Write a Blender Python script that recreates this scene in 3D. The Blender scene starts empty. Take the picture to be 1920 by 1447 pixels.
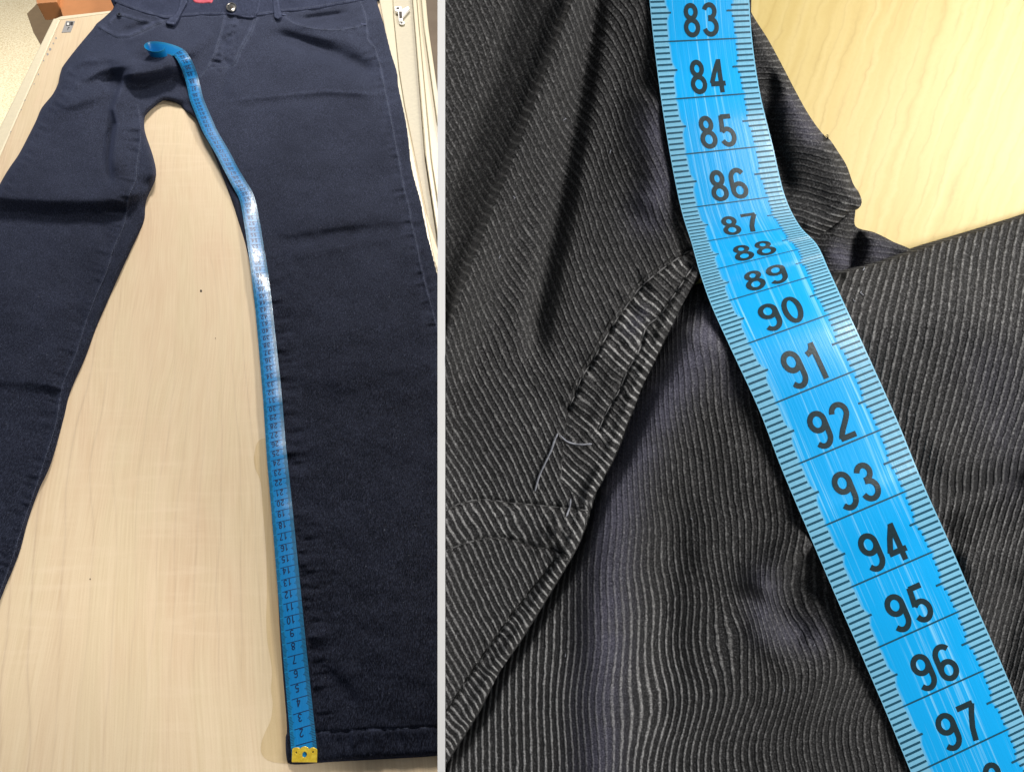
import bpy, bmesh, math, random
import numpy as np
from mathutils import Vector, Matrix
random.seed(7); rng = np.random.default_rng(11)
S = bpy.context.scene; COL = S.collection

# ---------------------------------------------------------------- camera
F = 1300.0; U0 = 960.0; V0 = 723.5; CAMH = 0.558; PITCH = math.radians(54.03)
cam_d = bpy.data.cameras.new('camera'); cam = bpy.data.objects.new('camera', cam_d); COL.objects.link(cam)
cam.location = (0, 0, CAMH); cam.rotation_euler = (math.pi/2 - PITCH, 0, 0)
cam_d.sensor_width = 36; cam_d.lens = F/1920*36; cam_d.clip_start = 0.01; cam_d.clip_end = 60
S.camera = cam
# ---------------------------------------------------------------- light
S.view_settings.view_transform = 'Standard'; S.view_settings.look = 'None'
S.view_settings.exposure = 0.0; S.view_settings.gamma = 1.0
w = bpy.data.worlds.new('World'); S.world = w; w.use_nodes = True
w.node_tree.nodes['Background'].inputs[0].default_value = (0.86, 0.93, 1.0, 1)
w.node_tree.nodes['Background'].inputs[1].default_value = 0.15
def area(name, loc, target, size, power, col, size_y=None):
    l = bpy.data.lights.new(name, 'AREA'); l.energy = power; l.color = col
    l.shape = 'RECTANGLE'; l.size = size; l.size_y = size_y or size
    o = bpy.data.objects.new(name, l); COL.objects.link(o); o.location = loc
    d = Vector(target) - Vector(loc); o.rotation_euler = d.to_track_quat('-Z', 'Y').to_euler()
    return o
area('ceiling_lamp', (-0.35, 2.25, 1.60), (-0.20, 0.9, 0), 0.45, 52, (1.0, 0.94, 0.86), 0.45)
area('desk_lamp', (0.62, 1.15, 1.15), (0.05, 0.35, 0.1), 0.18, 11, (1.0, 0.95, 0.86))
area('added_board_fill', (0.75, 0.0, 0.87), (0.14, 0.26, 0.2), 0.42, 13, (1.0, 0.96, 0.9))  # unseen fill lamp, added to light the right-hand board
area('added_carpet_fill', (-1.9, 2.0, 0.9), (-1.7, 1.9, -0.7), 0.4, 10, (1.0, 0.93, 0.82)).data.spread = math.radians(100)  # added unseen lamp that brightens the carpet

# ---------------------------------------------------------------- projection helpers
cp, sp = math.cos(PITCH), math.sin(PITCH)
RIGHT = np.array([1., 0, 0]); UP = np.array([0, sp, cp]); FWD = np.array([0, cp, -sp]); C0 = np.array([0, 0, CAMH])
def rays(P):
    P = np.atleast_2d(np.asarray(P, float))
    return ((P[:, 0]-U0)/F)[:, None]*RIGHT + ((V0-P[:, 1])/F)[:, None]*UP + FWD
def atL(P, z=0.0):                       # point of the left table seen in that direction, at height z
    d = rays(P); t = (np.asarray(z) - CAMH)/d[:, 2]
    return C0 + d*t[:, None]
TILT = math.radians(8); DEP = 0.44
NR = -FWD*math.cos(TILT) + UP*math.sin(TILT)*-1.0      # board normal, top farther away
NR = NR/np.linalg.norm(NR)
OR = C0 + DEP*rays([(1377, 723)])[0]
# make sure the top is the far side
if (C0 + 0.5*rays([(1377, 0)])[0] - OR) @ NR > 0 and False: pass
E1 = RIGHT; E2 = np.cross(NR, E1)
def atR(P, z=0.0):                       # point of the right-hand board, at height z above it
    d = rays(P); t = ((OR - C0) @ NR + np.asarray(z))/(d @ NR)
    return C0 + d*t[:, None]

# ---------------------------------------------------------------- numeric helpers
def pdist(P, poly, closed=False):
    poly = np.asarray(poly, float)
    if closed: poly = np.vstack([poly, poly[:1]])
    best = np.full(len(P), 1e9); side = np.zeros(len(P)); par = np.zeros(len(P)); near = np.zeros((len(P), 2))
    L = 0
    for a, b in zip(poly[:-1], poly[1:]):
        ab = b-a; l2 = max(ab@ab, 1e-9); l = math.sqrt(l2)
        t = np.clip(((P-a)@ab)/l2, 0, 1); q = a + t[:, None]*ab; o = P-q; d = np.hypot(o[:, 0], o[:, 1])
        m = d < best
        best[m] = d[m]; near[m] = q[m]; par[m] = (L+t*l)[m]
        side[m] = (ab[0]*(P[:, 1]-a[1]) - ab[1]*(P[:, 0]-a[0]))[m]
        L += l
    return best, np.sign(side), par, L, near
def inside(P, poly):
    poly = np.asarray(poly, float); n = len(poly); r = np.zeros(len(P), bool)
    for i in range(n):
        a = poly[i]; b = poly[(i+1) % n]
        c = ((a[1] > P[:, 1]) != (b[1] > P[:, 1]))
        with np.errstate(divide='ignore', invalid='ignore'):
            x = (b[0]-a[0])*(P[:, 1]-a[1])/(b[1]-a[1]) + a[0]
        r ^= c & (P[:, 0] < x)
    return r
LAT = rng.random((256, 256))
def vnoise(x, y):
    xi = np.floor(x).astype(int); yi = np.floor(y).astype(int); fx = x-xi; fy = y-yi
    fx = fx*fx*(3-2*fx); fy = fy*fy*(3-2*fy)
    g = lambda i, j: LAT[(i) % 256, (j) % 256]
    return ((g(xi, yi)*(1-fx)+g(xi+1, yi)*fx)*(1-fy) + (g(xi, yi+1)*(1-fx)+g(xi+1, yi+1)*fx)*fy)*2-1
def sstep(a, b, x):
    t = np.clip((x-a)/(b-a), 0, 1); return t*t*(3-2*t)
def ridge(P, poly, amp, wr, wl, fade=0.18):   # wr: width on the positive side, wl: on the other
    d, s, par, L, _ = pdist(P, poly)
    w_ = np.where(s > 0, wr, wl)
    tp = np.clip(np.minimum(par/(fade*L+1e-6), (L-par)/(fade*L+1e-6)), 0, 1) if fade > 0 else 1
    tp = tp*tp*(3-2*tp) if fade > 0 else 1
    return amp*np.exp(-(d/w_)**2)*tp
def smooth_line(pts, step=6):                # Catmull-Rom
    p = np.asarray(pts, float); p = np.vstack([2*p[0]-p[1], p, 2*p[-1]-p[-2]]); out = []
    for i in range(1, len(p)-2):
        n = max(1, int(np.linalg.norm(p[i+1][:2]-p[i][:2])/step))
        for k in range(n):
            t = k/n
            out.append(0.5*((2*p[i])+(-p[i-1]+p[i+1])*t+(2*p[i-1]-5*p[i]+4*p[i+1]-p[i+2])*t*t+(-p[i-1]+3*p[i]-3*p[i+1]+p[i+2])*t**3))
    out.append(p[-2]); return np.array(out)

# ---------------------------------------------------------------- object helpers
def thing(name, label, cat, loc=(0, 0, 0), group=None):
    o = bpy.data.objects.new(name, None); COL.objects.link(o); o.location = loc; o.empty_display_size = 0.02
    o['label'] = label; o['category'] = cat
    if group: o['group'] = group
    return o
def mesh_obj(name, V, Fc, mat, parent=None, attrs=None, smooth=True, label=None):
    me = bpy.data.meshes.new(name); V = np.asarray(V, float)
    off = np.array(parent.location) if parent is not None else np.zeros(3)
    me.from_pydata((V-off).tolist(), [], [tuple(int(i) for i in f) for f in Fc]); me.update()
    if smooth:
        me.polygons.foreach_set('use_smooth', [True]*len(me.polygons))
    for k, a in (attrs or {}).items():
        at = me.attributes.new(k, 'FLOAT', 'POINT'); at.data.foreach_set('value', np.asarray(a, np.float32))
    me.materials.append(mat)
    o = bpy.data.objects.new(name, me); COL.objects.link(o)
    if parent is not None: o.parent = parent
    if label: o['label'] = label
    return o
def box_pts(corners, down):                  # prism from a loop of points, pushed by -down
    n = len(corners); c = np.asarray(corners); V = np.vstack([c, c-np.asarray(down)])
    Fc = [tuple(range(n)), tuple(range(2*n-1, n-1, -1))] + [(i, n+i, n+(i+1) % n, (i+1) % n) for i in range(n)]
    return V, Fc
def bevelled(name, corners, down, mat, parent=None, bev=0.0008, label=None, kind=None):
    V, Fc = box_pts(corners, down); o = mesh_obj(name, V, Fc, mat, parent, smooth=False, label=label)
    bm = bmesh.new(); bm.from_mesh(o.data); bmesh.ops.recalc_face_normals(bm, faces=bm.faces)
    if bev: bmesh.ops.bevel(bm, geom=list(bm.edges), offset=bev, segments=2, affect='EDGES', profile=0.6)
    bm.to_mesh(o.data); bm.free()
    if kind: o['kind'] = kind
    return o

def cloth(name, outline, at, hfun, step, mat, parent, attrfun=None, base=0.0004, skirt=True, label=None):
    out = np.asarray(outline, float)
    u0, v0 = out.min(0)-step; u1, v1 = out.max(0)+step
    us = np.arange(u0, u1+step, step); vs = np.arange(v0, v1+step, step)
    nu, nv = len(us), len(vs)
    cu, cv = np.meshgrid((us[:-1]+us[1:])/2, (vs[:-1]+vs[1:])/2)
    ins = inside(np.c_[cu.ravel(), cv.ravel()], out).reshape(nv-1, nu-1)
    # drop cells hanging by a corner only
    gu, gv = np.meshgrid(us, vs); G = np.c_[gu.ravel(), gv.ravel()]
    jj, ii = np.nonzero(ins)
    a = jj*nu+ii; quads = np.c_[a, a+nu, a+nu+1, a+1]
    cnt = np.zeros(nu*nv, int); np.add.at(cnt, quads.ravel(), 1)
    used = np.nonzero(cnt)[0]; remap = -np.ones(nu*nv, int); remap[used] = np.arange(len(used))
    P = G[used]; bnd = cnt[used] < 4
    d, s, par, L, near = pdist(P[bnd], out, closed=True)
    P[bnd] = near
    Q = remap[quads]
    z = hfun(P); V = at(P, z)
    attrs = attrfun(P, z) if attrfun else {}
    Fc = Q.tolist()
    if skirt:
        e = np.vstack([Q[:, [0, 1]], Q[:, [1, 2]], Q[:, [2, 3]], Q[:, [3, 0]]])
        key = np.sort(e, 1); kk = key[:, 0].astype(np.int64)*len(P)+key[:, 1]
        _, idx, c = np.unique(kk, return_index=True, return_counts=True)
        be = e[idx[c == 1]]
        bv = np.unique(be); m = {int(b): len(P)+i for i, b in enumerate(bv)}
        zb = np.minimum(base, z[bv])
        # straight down to the table from the edge
        n = np.array([0, 0, 1.]) if at is atL else NR
        Vb = V[bv] - n*(z[bv]-zb)[:, None]
        V = np.vstack([V, Vb])
        for k in attrs: attrs[k] = np.r_[attrs[k], attrs[k][bv]]
        Fc += [(int(a_), m[int(a_)], m[int(b_)], int(b_)) for a_, b_ in be]
    o = mesh_obj(name, V, Fc, mat, parent, attrs, label=label)
    return o

def stitches(name, line, at, hfun, mat, parent, pitch=5.0, length=3.4, width=1.1, lift=0.0002, thick=0.00025, jitter=0.25, label=None):
    ln = smooth_line(line, 2.0); seg = np.hypot(*(np.diff(ln, axis=0).T)); s = np.r_[0, np.cumsum(seg)]
    V = []; Fc = []
    x = 0.0
    while x + length < s[-1]:
        l_ = length*(1+random.uniform(-jitter, jitter)*0.6)
        ts = np.array([x, x+l_*0.5, x+l_])
        c = np.c_[np.interp(ts, s, ln[:, 0]), np.interp(ts, s, ln[:, 1])]
        t = c[-1]-c[0]; t = t/(np.linalg.norm(t)+1e-9); n = np.array([-t[1], t[0]])*width/2
        c += n*random.uniform(-jitter, jitter)
        wd = [0.55, 1.0, 0.55]; zz = hfun(c)+lift; b = len(V)
        for k in range(3):
            q = np.array([c[k]-n*wd[k], c[k], c[k]+n*wd[k]])
            r = at(q, np.array([zz[k], zz[k]+thick*(1.0 if k == 1 else 0.2), zz[k]])); V += list(r)
        for k in range(2):
            for j in range(2):
                p = b+k*3+j; Fc.append((p, p+1, p+4, p+3))
        x += pitch*(1+random.uniform(-jitter, jitter)*0.5)
    o = mesh_obj(name, V, Fc, mat, parent, label=label); o['kind'] = 'stuff'; return o

# ---------------------------------------------------------------- material helpers
class MT:
    def __init__(s, name):
        s.m = bpy.data.materials.new(name); s.m.use_nodes = True; s.t = s.m.node_tree; s.n = s.t.nodes
        s.b = s.n['Principled BSDF']
    def node(s, typ, **kw):
        x = s.n.new(typ)
        for k, v in kw.items(): setattr(x, k, v)
        return x
    def lk(s, a, b): s.t.links.new(a, b)
    def val(s, x, sock):
        if hasattr(x, 'links') or hasattr(x, 'is_output'): s.lk(x, sock)
        else: sock.default_value = x
    def math(s, op, a, b=0.0, c=0.0, clamp=False):
        x = s.node('ShaderNodeMath', operation=op, use_clamp=clamp)
        s.val(a, x.inputs[0]); s.val(b, x.inputs[1])
        if op in ('MULTIPLY_ADD', 'WRAP', 'SMOOTH_MIN', 'COMPARE'): s.val(c, x.inputs[2])
        return x.outputs[0]
    def attr(s, name): return s.node('ShaderNodeAttribute', attribute_name=name).outputs['Fac']
    def coord(s, scale=(1, 1, 1), rot=(0, 0, 0), out='Object'):
        t = s.node('ShaderNodeTexCoord'); m = s.node('ShaderNodeMapping'); s.lk(t.outputs[out], m.inputs[0])
        m.inputs['Scale'].default_value = scale; m.inputs['Rotation'].default_value = rot; return m.outputs[0]
    def noise(s, vec, scale=5, detail=3, rough=0.5, dist=0):
        x = s.node('ShaderNodeTexNoise'); s.lk(vec, x.inputs['Vector']); x.inputs['Scale'].default_value = scale
        x.inputs['Detail'].default_value = detail; x.inputs['Roughness'].default_value = rough; x.inputs['Distortion'].default_value = dist
        return x.outputs['Fac']
    def comb(s, x, y, z=0.0):
        c = s.node('ShaderNodeCombineXYZ'); s.val(x, c.inputs[0]); s.val(y, c.inputs[1]); s.val(z, c.inputs[2]); return c.outputs[0]
    def ramp(s, fac, stops):
        r = s.node('ShaderNodeValToRGB'); s.lk(fac, r.inputs[0]); e = r.color_ramp.elements
        while len(e) < len(stops): e.new(0.5)
        for el, (p, c) in zip(e, stops): el.position = p; el.color = (*c, 1) if len(c) == 3 else c
        return r.outputs[0]
    def mix(s, fac, a, b, mode='MIX'):
        x = s.node('ShaderNodeMix', data_type='RGBA', blend_type=mode); s.val(fac, x.inputs[0])
        for q, i in ((a, 6), (b, 7)):
            if isinstance(q, tuple): x.inputs[i].default_value = (*q, 1) if len(q) == 3 else q
            else: s.lk(q, x.inputs[i])
        return x.outputs[2]
    def bump(s, h, strength=0.5, dist=0.001, normal=None):
        x = s.node('ShaderNodeBump'); s.lk(h, x.inputs['Height']); x.inputs['Strength'].default_value = strength
        x.inputs['Distance'].default_value = dist
        if normal is not None: s.lk(normal, x.inputs['Normal'])
        return x.outputs[0]
    def out(s, col=None, rough=0.5, spec=0.5, normal=None, metal=0, sheen=0, sheen_rough=0.5, coat=0, tint=(1, 1, 1)):
        b = s.b
        if col is not None:
            if isinstance(col, tuple): b.inputs['Base Color'].default_value = (*col, 1)
            else: s.lk(col, b.inputs['Base Color'])
        s.val(rough, b.inputs['Roughness']); b.inputs['Specular IOR Level'].default_value = spec
        b.inputs['Metallic'].default_value = metal; b.inputs['Sheen Weight'].default_value = sheen
        b.inputs['Sheen Roughness'].default_value = sheen_rough; b.inputs['Sheen Tint'].default_value = (*tint, 1); b.inputs['Coat Weight'].default_value = coat
        if normal is not None: s.lk(normal, b.inputs['Normal'])
        return s.m
def simple(name, col, rough=0.5, spec=0.5, metal=0, nscale=0, namt=0.1):
    m = MT(name)
    if nscale:
        n = m.noise(m.coord(), nscale, 4, 0.6)
        c = m.mix(n, tuple(x*(1-namt) for x in col), tuple(min(1, x*(1+namt)) for x in col))
        return m.out(c, rough, spec, m.bump(n, 0.15, 0.0005), metal)
    return m.out(col, rough, spec, metal=metal)

# ---------------------------------------------------------------- materials
def wood_maple(dark=False):
    m = MT('maple laminate')
    t = m.node('ShaderNodeTexCoord'); sx = m.node('ShaderNodeSeparateXYZ'); m.lk(t.outputs['Object'], sx.inputs[0])
    X, Y = sx.outputs[0], sx.outputs[1]
    c = m.math('MULTIPLY_ADD', Y, 0.2484, X); a = Y
    warp = m.noise(m.comb(m.math('MULTIPLY', c, 9.0), m.math('MULTIPLY', a, 2.2)), 1, 2, 0.5)
    cw = m.math('MULTIPLY_ADD', warp, 0.055, c)
    # broad tone bands
    band = m.noise(m.comb(m.math('MULTIPLY', cw, 34), m.math('MULTIPLY', a, 1.6)), 1, 2, 0.5)
    col = m.ramp(band, [(0.30, (0.72, 0.55, 0.355)), (0.45, (0.77, 0.61, 0.40)), (0.58, (0.73, 0.59, 0.375)), (0.72, (0.80, 0.645, 0.43))])
    pink = m.noise(m.comb(m.math('MULTIPLY', c, 14), m.math('MULTIPLY', a, 5.0), 3.3), 1, 3, 0.6)
    col = m.mix(m.math('MULTIPLY', m.math('SUBTRACT', pink, 0.5, clamp=True), 2.2, clamp=True), col, (0.68, 0.44, 0.28))
    # growth lines
    gw = m.noise(m.comb(m.math('MULTIPLY', c, 5.0), m.math('MULTIPLY', a, 2.0), 7.7), 1, 3, 0.45)
    ph = m.math('MULTIPLY_ADD', gw, 7.0, m.math('MULTIPLY', c, 60))
    tri = m.math('ABSOLUTE', m.math('SUBTRACT', m.math('FRACT', ph), 0.5))
    line = m.math('POWER', m.math('SUBTRACT', 1.0, m.math('MULTIPLY', tri, 2.0), clamp=True), 10.0)
    msk = m.noise(m.comb(m.math('MULTIPLY', c, 7.0), m.math('MULTIPLY', a, 2.5), 1.7), 1, 2, 0.5)
    msk = m.math('MULTIPLY', m.math('SUBTRACT', msk, 0.38, clamp=True), 3.0, clamp=True)
    col = m.mix(m.math('MULTIPLY', m.math('MULTIPLY', line, msk), 0.8), col, (0.38, 0.25, 0.16))
    # fine streaks along the grain
    st = m.noise(m.comb(m.math('MULTIPLY', cw, 620), m.math('MULTIPLY', a, 16)), 1, 3, 0.6)
    col = m.mix(m.math('MULTIPLY', m.math('SUBTRACT', st, 0.32, clamp=True), 1.9, clamp=True), m.mix(0.5, col, (0.80, 0.67, 0.5)), m.mix(0.24, col, (0.42, 0.28, 0.17)))
    # cross figure
    fg = m.noise(m.comb(m.math('MULTIPLY', c, 16), m.math('MULTIPLY', a, 130)), 1, 2, 0.5)
    fm = m.noise(m.comb(m.math('MULTIPLY', c, 9), m.math('MULTIPLY', a, 4), 5.1), 1, 1, 0.5)
    f = m.math('MULTIPLY', m.math('MULTIPLY', m.math('SUBTRACT', fg, 0.5, clamp=True), m.math('SUBTRACT', fm, 0.42, clamp=True)), 7.0, clamp=True)
    col = m.mix(f, col, (0.83, 0.68, 0.5))
    pores = m.noise(m.coord((1, 1, 1)), 900, 2, 0.6)
    col = m.mix(m.math('MULTIPLY', m.math('SUBTRACT', pores, 0.5, clamp=True), 0.35), col, (0.35, 0.22, 0.12))
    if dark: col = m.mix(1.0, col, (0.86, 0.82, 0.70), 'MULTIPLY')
    return m.out(col, m.math('MULTIPLY_ADD', st, 0.18, 0.34), 0.42, m.bump(m.math('ADD', st, pores), 0.08, 0.0004))
def wood_yellow():
    m = MT('yellow maple laminate')
    t = m.node('ShaderNodeTexCoord'); sx = m.node('ShaderNodeSeparateXYZ'); m.lk(t.outputs['Object'], sx.inputs[0])
    X, Y = sx.outputs[0], sx.outputs[1]
    c = m.math('MULTIPLY_ADD', Y, -0.27, X)
    wob = m.noise(m.comb(m.math('MULTIPLY', c, 60), m.math('MULTIPLY', Y, 55)), 1, 3, 0.6)
    cw = m.math('MULTIPLY_ADD', wob, 0.010, c)
    st = m.noise(m.comb(m.math('MULTIPLY', cw, 130), m.math('MULTIPLY', Y, 6)), 1, 2, 0.5)
    col = m.ramp(st, [(0.2, (0.58, 0.425, 0.135)), (0.45, (0.64, 0.49, 0.175)), (0.7, (0.69, 0.545, 0.225))])
    ph = m.math('MULTIPLY', m.math('MULTIPLY_ADD', wob, 0.010, c), 118)
    ph = m.math('MULTIPLY_ADD', m.noise(m.comb(m.math('MULTIPLY', c, 14), m.math('MULTIPLY', Y, 5)), 1, 2, 0.5), 3.0, ph)
    tri = m.math('ABSOLUTE', m.math('SUBTRACT', m.math('FRACT', ph), 0.5))
    line = m.math('POWER', m.math('SUBTRACT', 1.0, m.math('MULTIPLY', tri, 2.0), clamp=True), 5.0)
    br = m.noise(m.comb(m.math('MULTIPLY', c, 90), m.math('MULTIPLY', Y, 28), 2.0), 1, 2, 0.5)
    br = m.math('MULTIPLY', m.math('SUBTRACT', br, 0.36, clamp=True), 3.2, clamp=True)
    col = m.mix(m.math('MULTIPLY', m.math('MULTIPLY', line, br), 0.55), col, (0.44, 0.30, 0.08))
    mot = m.noise(m.coord(), 420, 4, 0.65)
    col = m.mix(m.math('MULTIPLY', m.math('SUBTRACT', mot, 0.5, clamp=True), 0.9), col, (0.54, 0.39, 0.13))
    return m.out(col, 0.42, 0.4, m.bump(mot, 0.06, 0.0005))
def denim(name, dark, light, wear_lit_col, rot=0.6):
    m = MT(name)
    wr = m.attr('wear_and_light')
    t = m.node('ShaderNodeTexCoord')
    big = m.noise(m.coord(), 16, 4, 0.6)
    col = m.mix(m.math('MULTIPLY', m.math('SUBTRACT', big, 0.33, clamp=True), 2.4, clamp=True), dark, light)
    fuzz = m.noise(m.coord((1, 1, 1), (0, 0, rot)), 1100, 3, 0.7)
    tw = m.noise(m.coord((2600, 420, 600), (0, 0, rot)), 1, 2, 0.6)
    col = m.mix(m.math('MULTIPLY', m.math('SUBTRACT', tw, 0.42, clamp=True), 1.5), col, wear_lit_col)
    gr = m.noise(m.coord((1, 1, 1), (0, 0, rot)), 900, 3, 0.7)
    tw2 = m.noise(m.coord((1500, 260, 500), (0, 0, rot)), 1, 2, 0.6)
    lint = m.noise(m.coord(), 480, 1, 0.5)
    col = m.mix(m.math('MULTIPLY', m.math('SUBTRACT', lint, 0.74, clamp=True), 4.0, clamp=True), col, (0.2, 0.22, 0.28))
    wn = m.math('MULTIPLY', wr, m.math('MULTIPLY_ADD', m.math('SUBTRACT', fuzz, 0.5), 3.2, 0.8))
    col = m.mix(m.math('MULTIPLY', wn, 0.85, clamp=True), col, wear_lit_col)
    gm = m.math('MULTIPLY_ADD', gr, 0.55, m.math('MULTIPLY', tw2, 0.45))
    col = m.mix(0.9, col, m.ramp(gm, [(0.37, (0.45, 0.45, 0.45)), (0.5, (0.95, 0.95, 0.95)), (0.63, (1.8, 1.8, 1.8))]), 'MULTIPLY')
    h = m.math('MULTIPLY_ADD', m.noise(m.coord(), 420, 3, 0.7), 1.3, m.math('MULTIPLY_ADD', fuzz, 0.5, tw))
    return m.out(col, 0.85, 0.07, m.bump(h, 0.45, 0.0007), sheen=0.10, sheen_rough=0.5, tint=(0.40, 0.50, 0.95))
def cord(name):
    m = MT(name)
    ph = m.attr('phi'); al = m.attr('along'); wr = m.attr('wear_and_light')
    wob = m.noise(m.comb(m.math('MULTIPLY', ph, 1.0), m.math('MULTIPLY', al, 0.055)), 1, 3, 0.65)
    p = m.math('ADD', ph, m.math('MULTIPLY', m.math('SUBTRACT', wob, 0.5), 0.42))
    fr = m.math('ABSOLUTE', m.math('SUBTRACT', m.math('FRACT', p), 0.5))          # 0.5 at ridge top
    r = m.math('SUBTRACT', 1.0, m.math('MULTIPLY', m.math('SUBTRACT', 0.5, fr), 2.0))    # 1 at the ridge
    rid = m.node('ShaderNodeMapRange', interpolation_type='SMOOTHSTEP'); m.lk(r, rid.inputs[0])
    rid.inputs[1].default_value = 0.44; rid.inputs[2].default_value = 0.92; rid = rid.outputs[0]
    seg = m.noise(m.comb(m.math('MULTIPLY', ph, 0.9), m.math('MULTIPLY', al, 0.10), 4.0), 1, 3, 0.7)
    dots = m.noise(m.comb(m.math('MULTIPLY', ph, 3.4), m.math('MULTIPLY', al, 0.26), 9.0), 1, 1, 0.5)
    fz = m.noise(m.coord(), 1000, 3, 0.75)
    base = m.mix(dots, (0.010, 0.010, 0.0105), (0.050, 0.050, 0.052))
    amt = m.math('MULTIPLY', rid, m.math('MULTIPLY_ADD', seg, 3.2, m.math('MULTIPLY_ADD', wr, 0.75, -1.18)), clamp=True)
    col = m.mix(amt, base, m.mix(wr, (0.090, 0.090, 0.091), (0.310, 0.310, 0.315)))
    col = m.mix(m.math('MULTIPLY', m.math('SUBTRACT', fz, 0.55, clamp=True), 1.6), col, (0.16, 0.16, 0.17))
    col = m.mix(0.85, col, m.ramp(fz, [(0.34, (0.35, 0.35, 0.35)), (0.5, (0.95, 0.95, 0.95)), (0.66, (1.9, 1.9, 1.9))]), 'MULTIPLY')
    blur = m.attr('rub_and_light')
    col = m.mix(m.math('MULTIPLY', blur, 0.72), col, m.mix(m.math('MULTIPLY', m.math('SUBTRACT', fz, 0.3, clamp=True), 2.4, clamp=True), (0.018, 0.018, 0.030), (0.150, 0.148, 0.205)))
    bl = m.math('SUBTRACT', 1.0, m.math('MULTIPLY', blur, 0.6))
    h = m.math('MULTIPLY', m.math('MULTIPLY_ADD', dots, 0.30, rid), bl)
    h = m.math('MULTIPLY_ADD', fz, 0.5, h)
    return m.out(col, 0.95, 0.06, m.bump(h, 0.75, 0.0016), sheen=0.02)
def tape_mat(name, mid, edge, gloss_streak):
    m = MT(name)
    s = m.attr('s'); t = m.attr('t')
    fr = m.math('FRACT', s)
    k = m.math('SUBTRACT', 1.0, m.math('MULTIPLY', m.math('ABSOLUTE', m.math('SUBTRACT', fr, 0.5)), 7.0), clamp=True)
    tt = m.math('MINIMUM', t, m.math('SUBTRACT', 1.0, t))
    wv = m.math('SUBTRACT', tt, m.math('MULTIPLY_ADD', k, 0.030, 0.160))
    near_line = m.math('MULTIPLY', m.math('SUBTRACT', m.math('ABSOLUTE', m.math('SUBTRACT', fr, 0.5)), 0.44, clamp=True), 0.25)
    wv = m.math('ADD', wv, near_line)
    e = m.math('MULTIPLY_ADD', wv, 38.0, 0.5, clamp=True)
    lines = m.noise(m.comb(m.math('MULTIPLY', t, 26), m.math('MULTIPLY', s, 0.16)), 1, 3, 0.75)
    lm = m.math('MULTIPLY', m.math('SUBTRACT', lines, 0.54, clamp=True), 5.5, clamp=True)
    fib = m.noise(m.comb(m.math('MULTIPLY', t, 70), m.math('MULTIPLY', s, 1.6)), 1, 3, 0.6)
    cm = m.mix(m.math('MULTIPLY', lm, 0.75), mid, gloss_streak)  # pale lengthwise lines put the gloss of the fibres into the colour
    ce = m.mix(m.math('MULTIPLY', fib, 0.6), edge, tuple(x*0.84 for x in edge))
    col = m.mix(e, ce, cm)
    return m.out(col, m.math('MULTIPLY_ADD', fib, 0.22, 0.20), 0.5, m.bump(m.math('ADD', lines, m.math('MULTIPLY', fib, 0.4)), 0.22, 0.0006), coat=0.15)

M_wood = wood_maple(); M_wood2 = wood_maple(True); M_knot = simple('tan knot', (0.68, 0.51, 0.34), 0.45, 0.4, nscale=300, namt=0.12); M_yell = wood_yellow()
M_denim = denim('navy twill', (0.0019, 0.0025, 0.0052), (0.0050, 0.0063, 0.0125), (0.068, 0.080, 0.132))
M_denim2 = denim('navy twill band', (0.0130, 0.0165, 0.0330), (0.0220, 0.0270, 0.0520), (0.082, 0.096, 0.160), 0.2)
M_thread = simple('navy thread', (0.062, 0.078, 0.125), 0.7, 0.3)
M_dark = simple('near-black rivet', (0.006, 0.007, 0.012), 0.9, 0.1)  # even near-black colour of the pocket rivet
M_cord = cord('charcoal ribbed cotton')
M_cthread = simple('grey sewing thread', (0.15, 0.15, 0.155), 0.7, 0.3, nscale=900, namt=0.4)
M_cthread_d = simple('black sewing thread', (0.015, 0.015, 0.015), 0.8, 0.2)
M_lint = simple('pale lint thread', (0.24, 0.25, 0.29), 0.8, 0.2, nscale=900, namt=0.3)
M_tapeL = tape_mat('blue tape vinyl', (0.0015, 0.195, 0.52), (0.010, 0.215, 0.45), (0.02, 0.27, 0.70))
M_tapeR = tape_mat('lit blue tape vinyl', (0.002, 0.39, 0.88), (0.20, 0.52, 0.75), (0.30, 0.72, 1.0))  # same tape, with the close-up's brighter light put into its colours
M_printL = simple('navy print', (0.004, 0.018, 0.07), 0.4, 0.4)
M_printR = simple('black print', (0.012, 0.030, 0.038), 0.35, 0.5, nscale=700, namt=0.5)
M_tickR = simple('dark teal print', (0.010, 0.075, 0.13), 0.4, 0.4)
def brass():
    m = MT('brass'); n = m.noise(m.coord(), 300, 4, 0.7)
    return m.out(m.ramp(n, [(0.3, (0.70, 0.45, 0.02)), (0.7, (1.0, 0.76, 0.08))]), m.math('MULTIPLY_ADD', n, 0.25, 0.2), 0.5, m.bump(n, 0.2, 0.0005), metal=0.4)
M_brass = brass()
M_metal = simple('aged nickel', (0.34, 0.33, 0.32), 0.28, 0.5, 1.0, nscale=900, namt=0.3)
M_cream = simple('cream enamel', (0.60, 0.54, 0.40), 0.38, 0.5, nscale=120, namt=0.05)
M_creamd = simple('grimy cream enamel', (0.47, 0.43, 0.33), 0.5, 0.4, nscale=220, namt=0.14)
M_edge = simple('cream edge band', (0.78, 0.70, 0.52), 0.4, 0.5, nscale=160, namt=0.10)
M_orange = simple('orange beech', (0.52, 0.22, 0.085), 0.4, 0.5, nscale=60, namt=0.12)
M_floor_shade = simple('floor shade brown', (0.10, 0.07, 0.04), 0.6, 0.3, nscale=60, namt=0.2)
M_white = simple('white lacquer', (0.98, 0.98, 0.985), 0.45, 0.4)
M_red = simple('coral label', (0.55, 0.09, 0.13), 0.7, 0.3, nscale=800, namt=0.2)
M_stick = simple('silver sticker', (0.36, 0.35, 0.35), 0.35, 0.5, nscale=400, namt=0.06)
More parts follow.
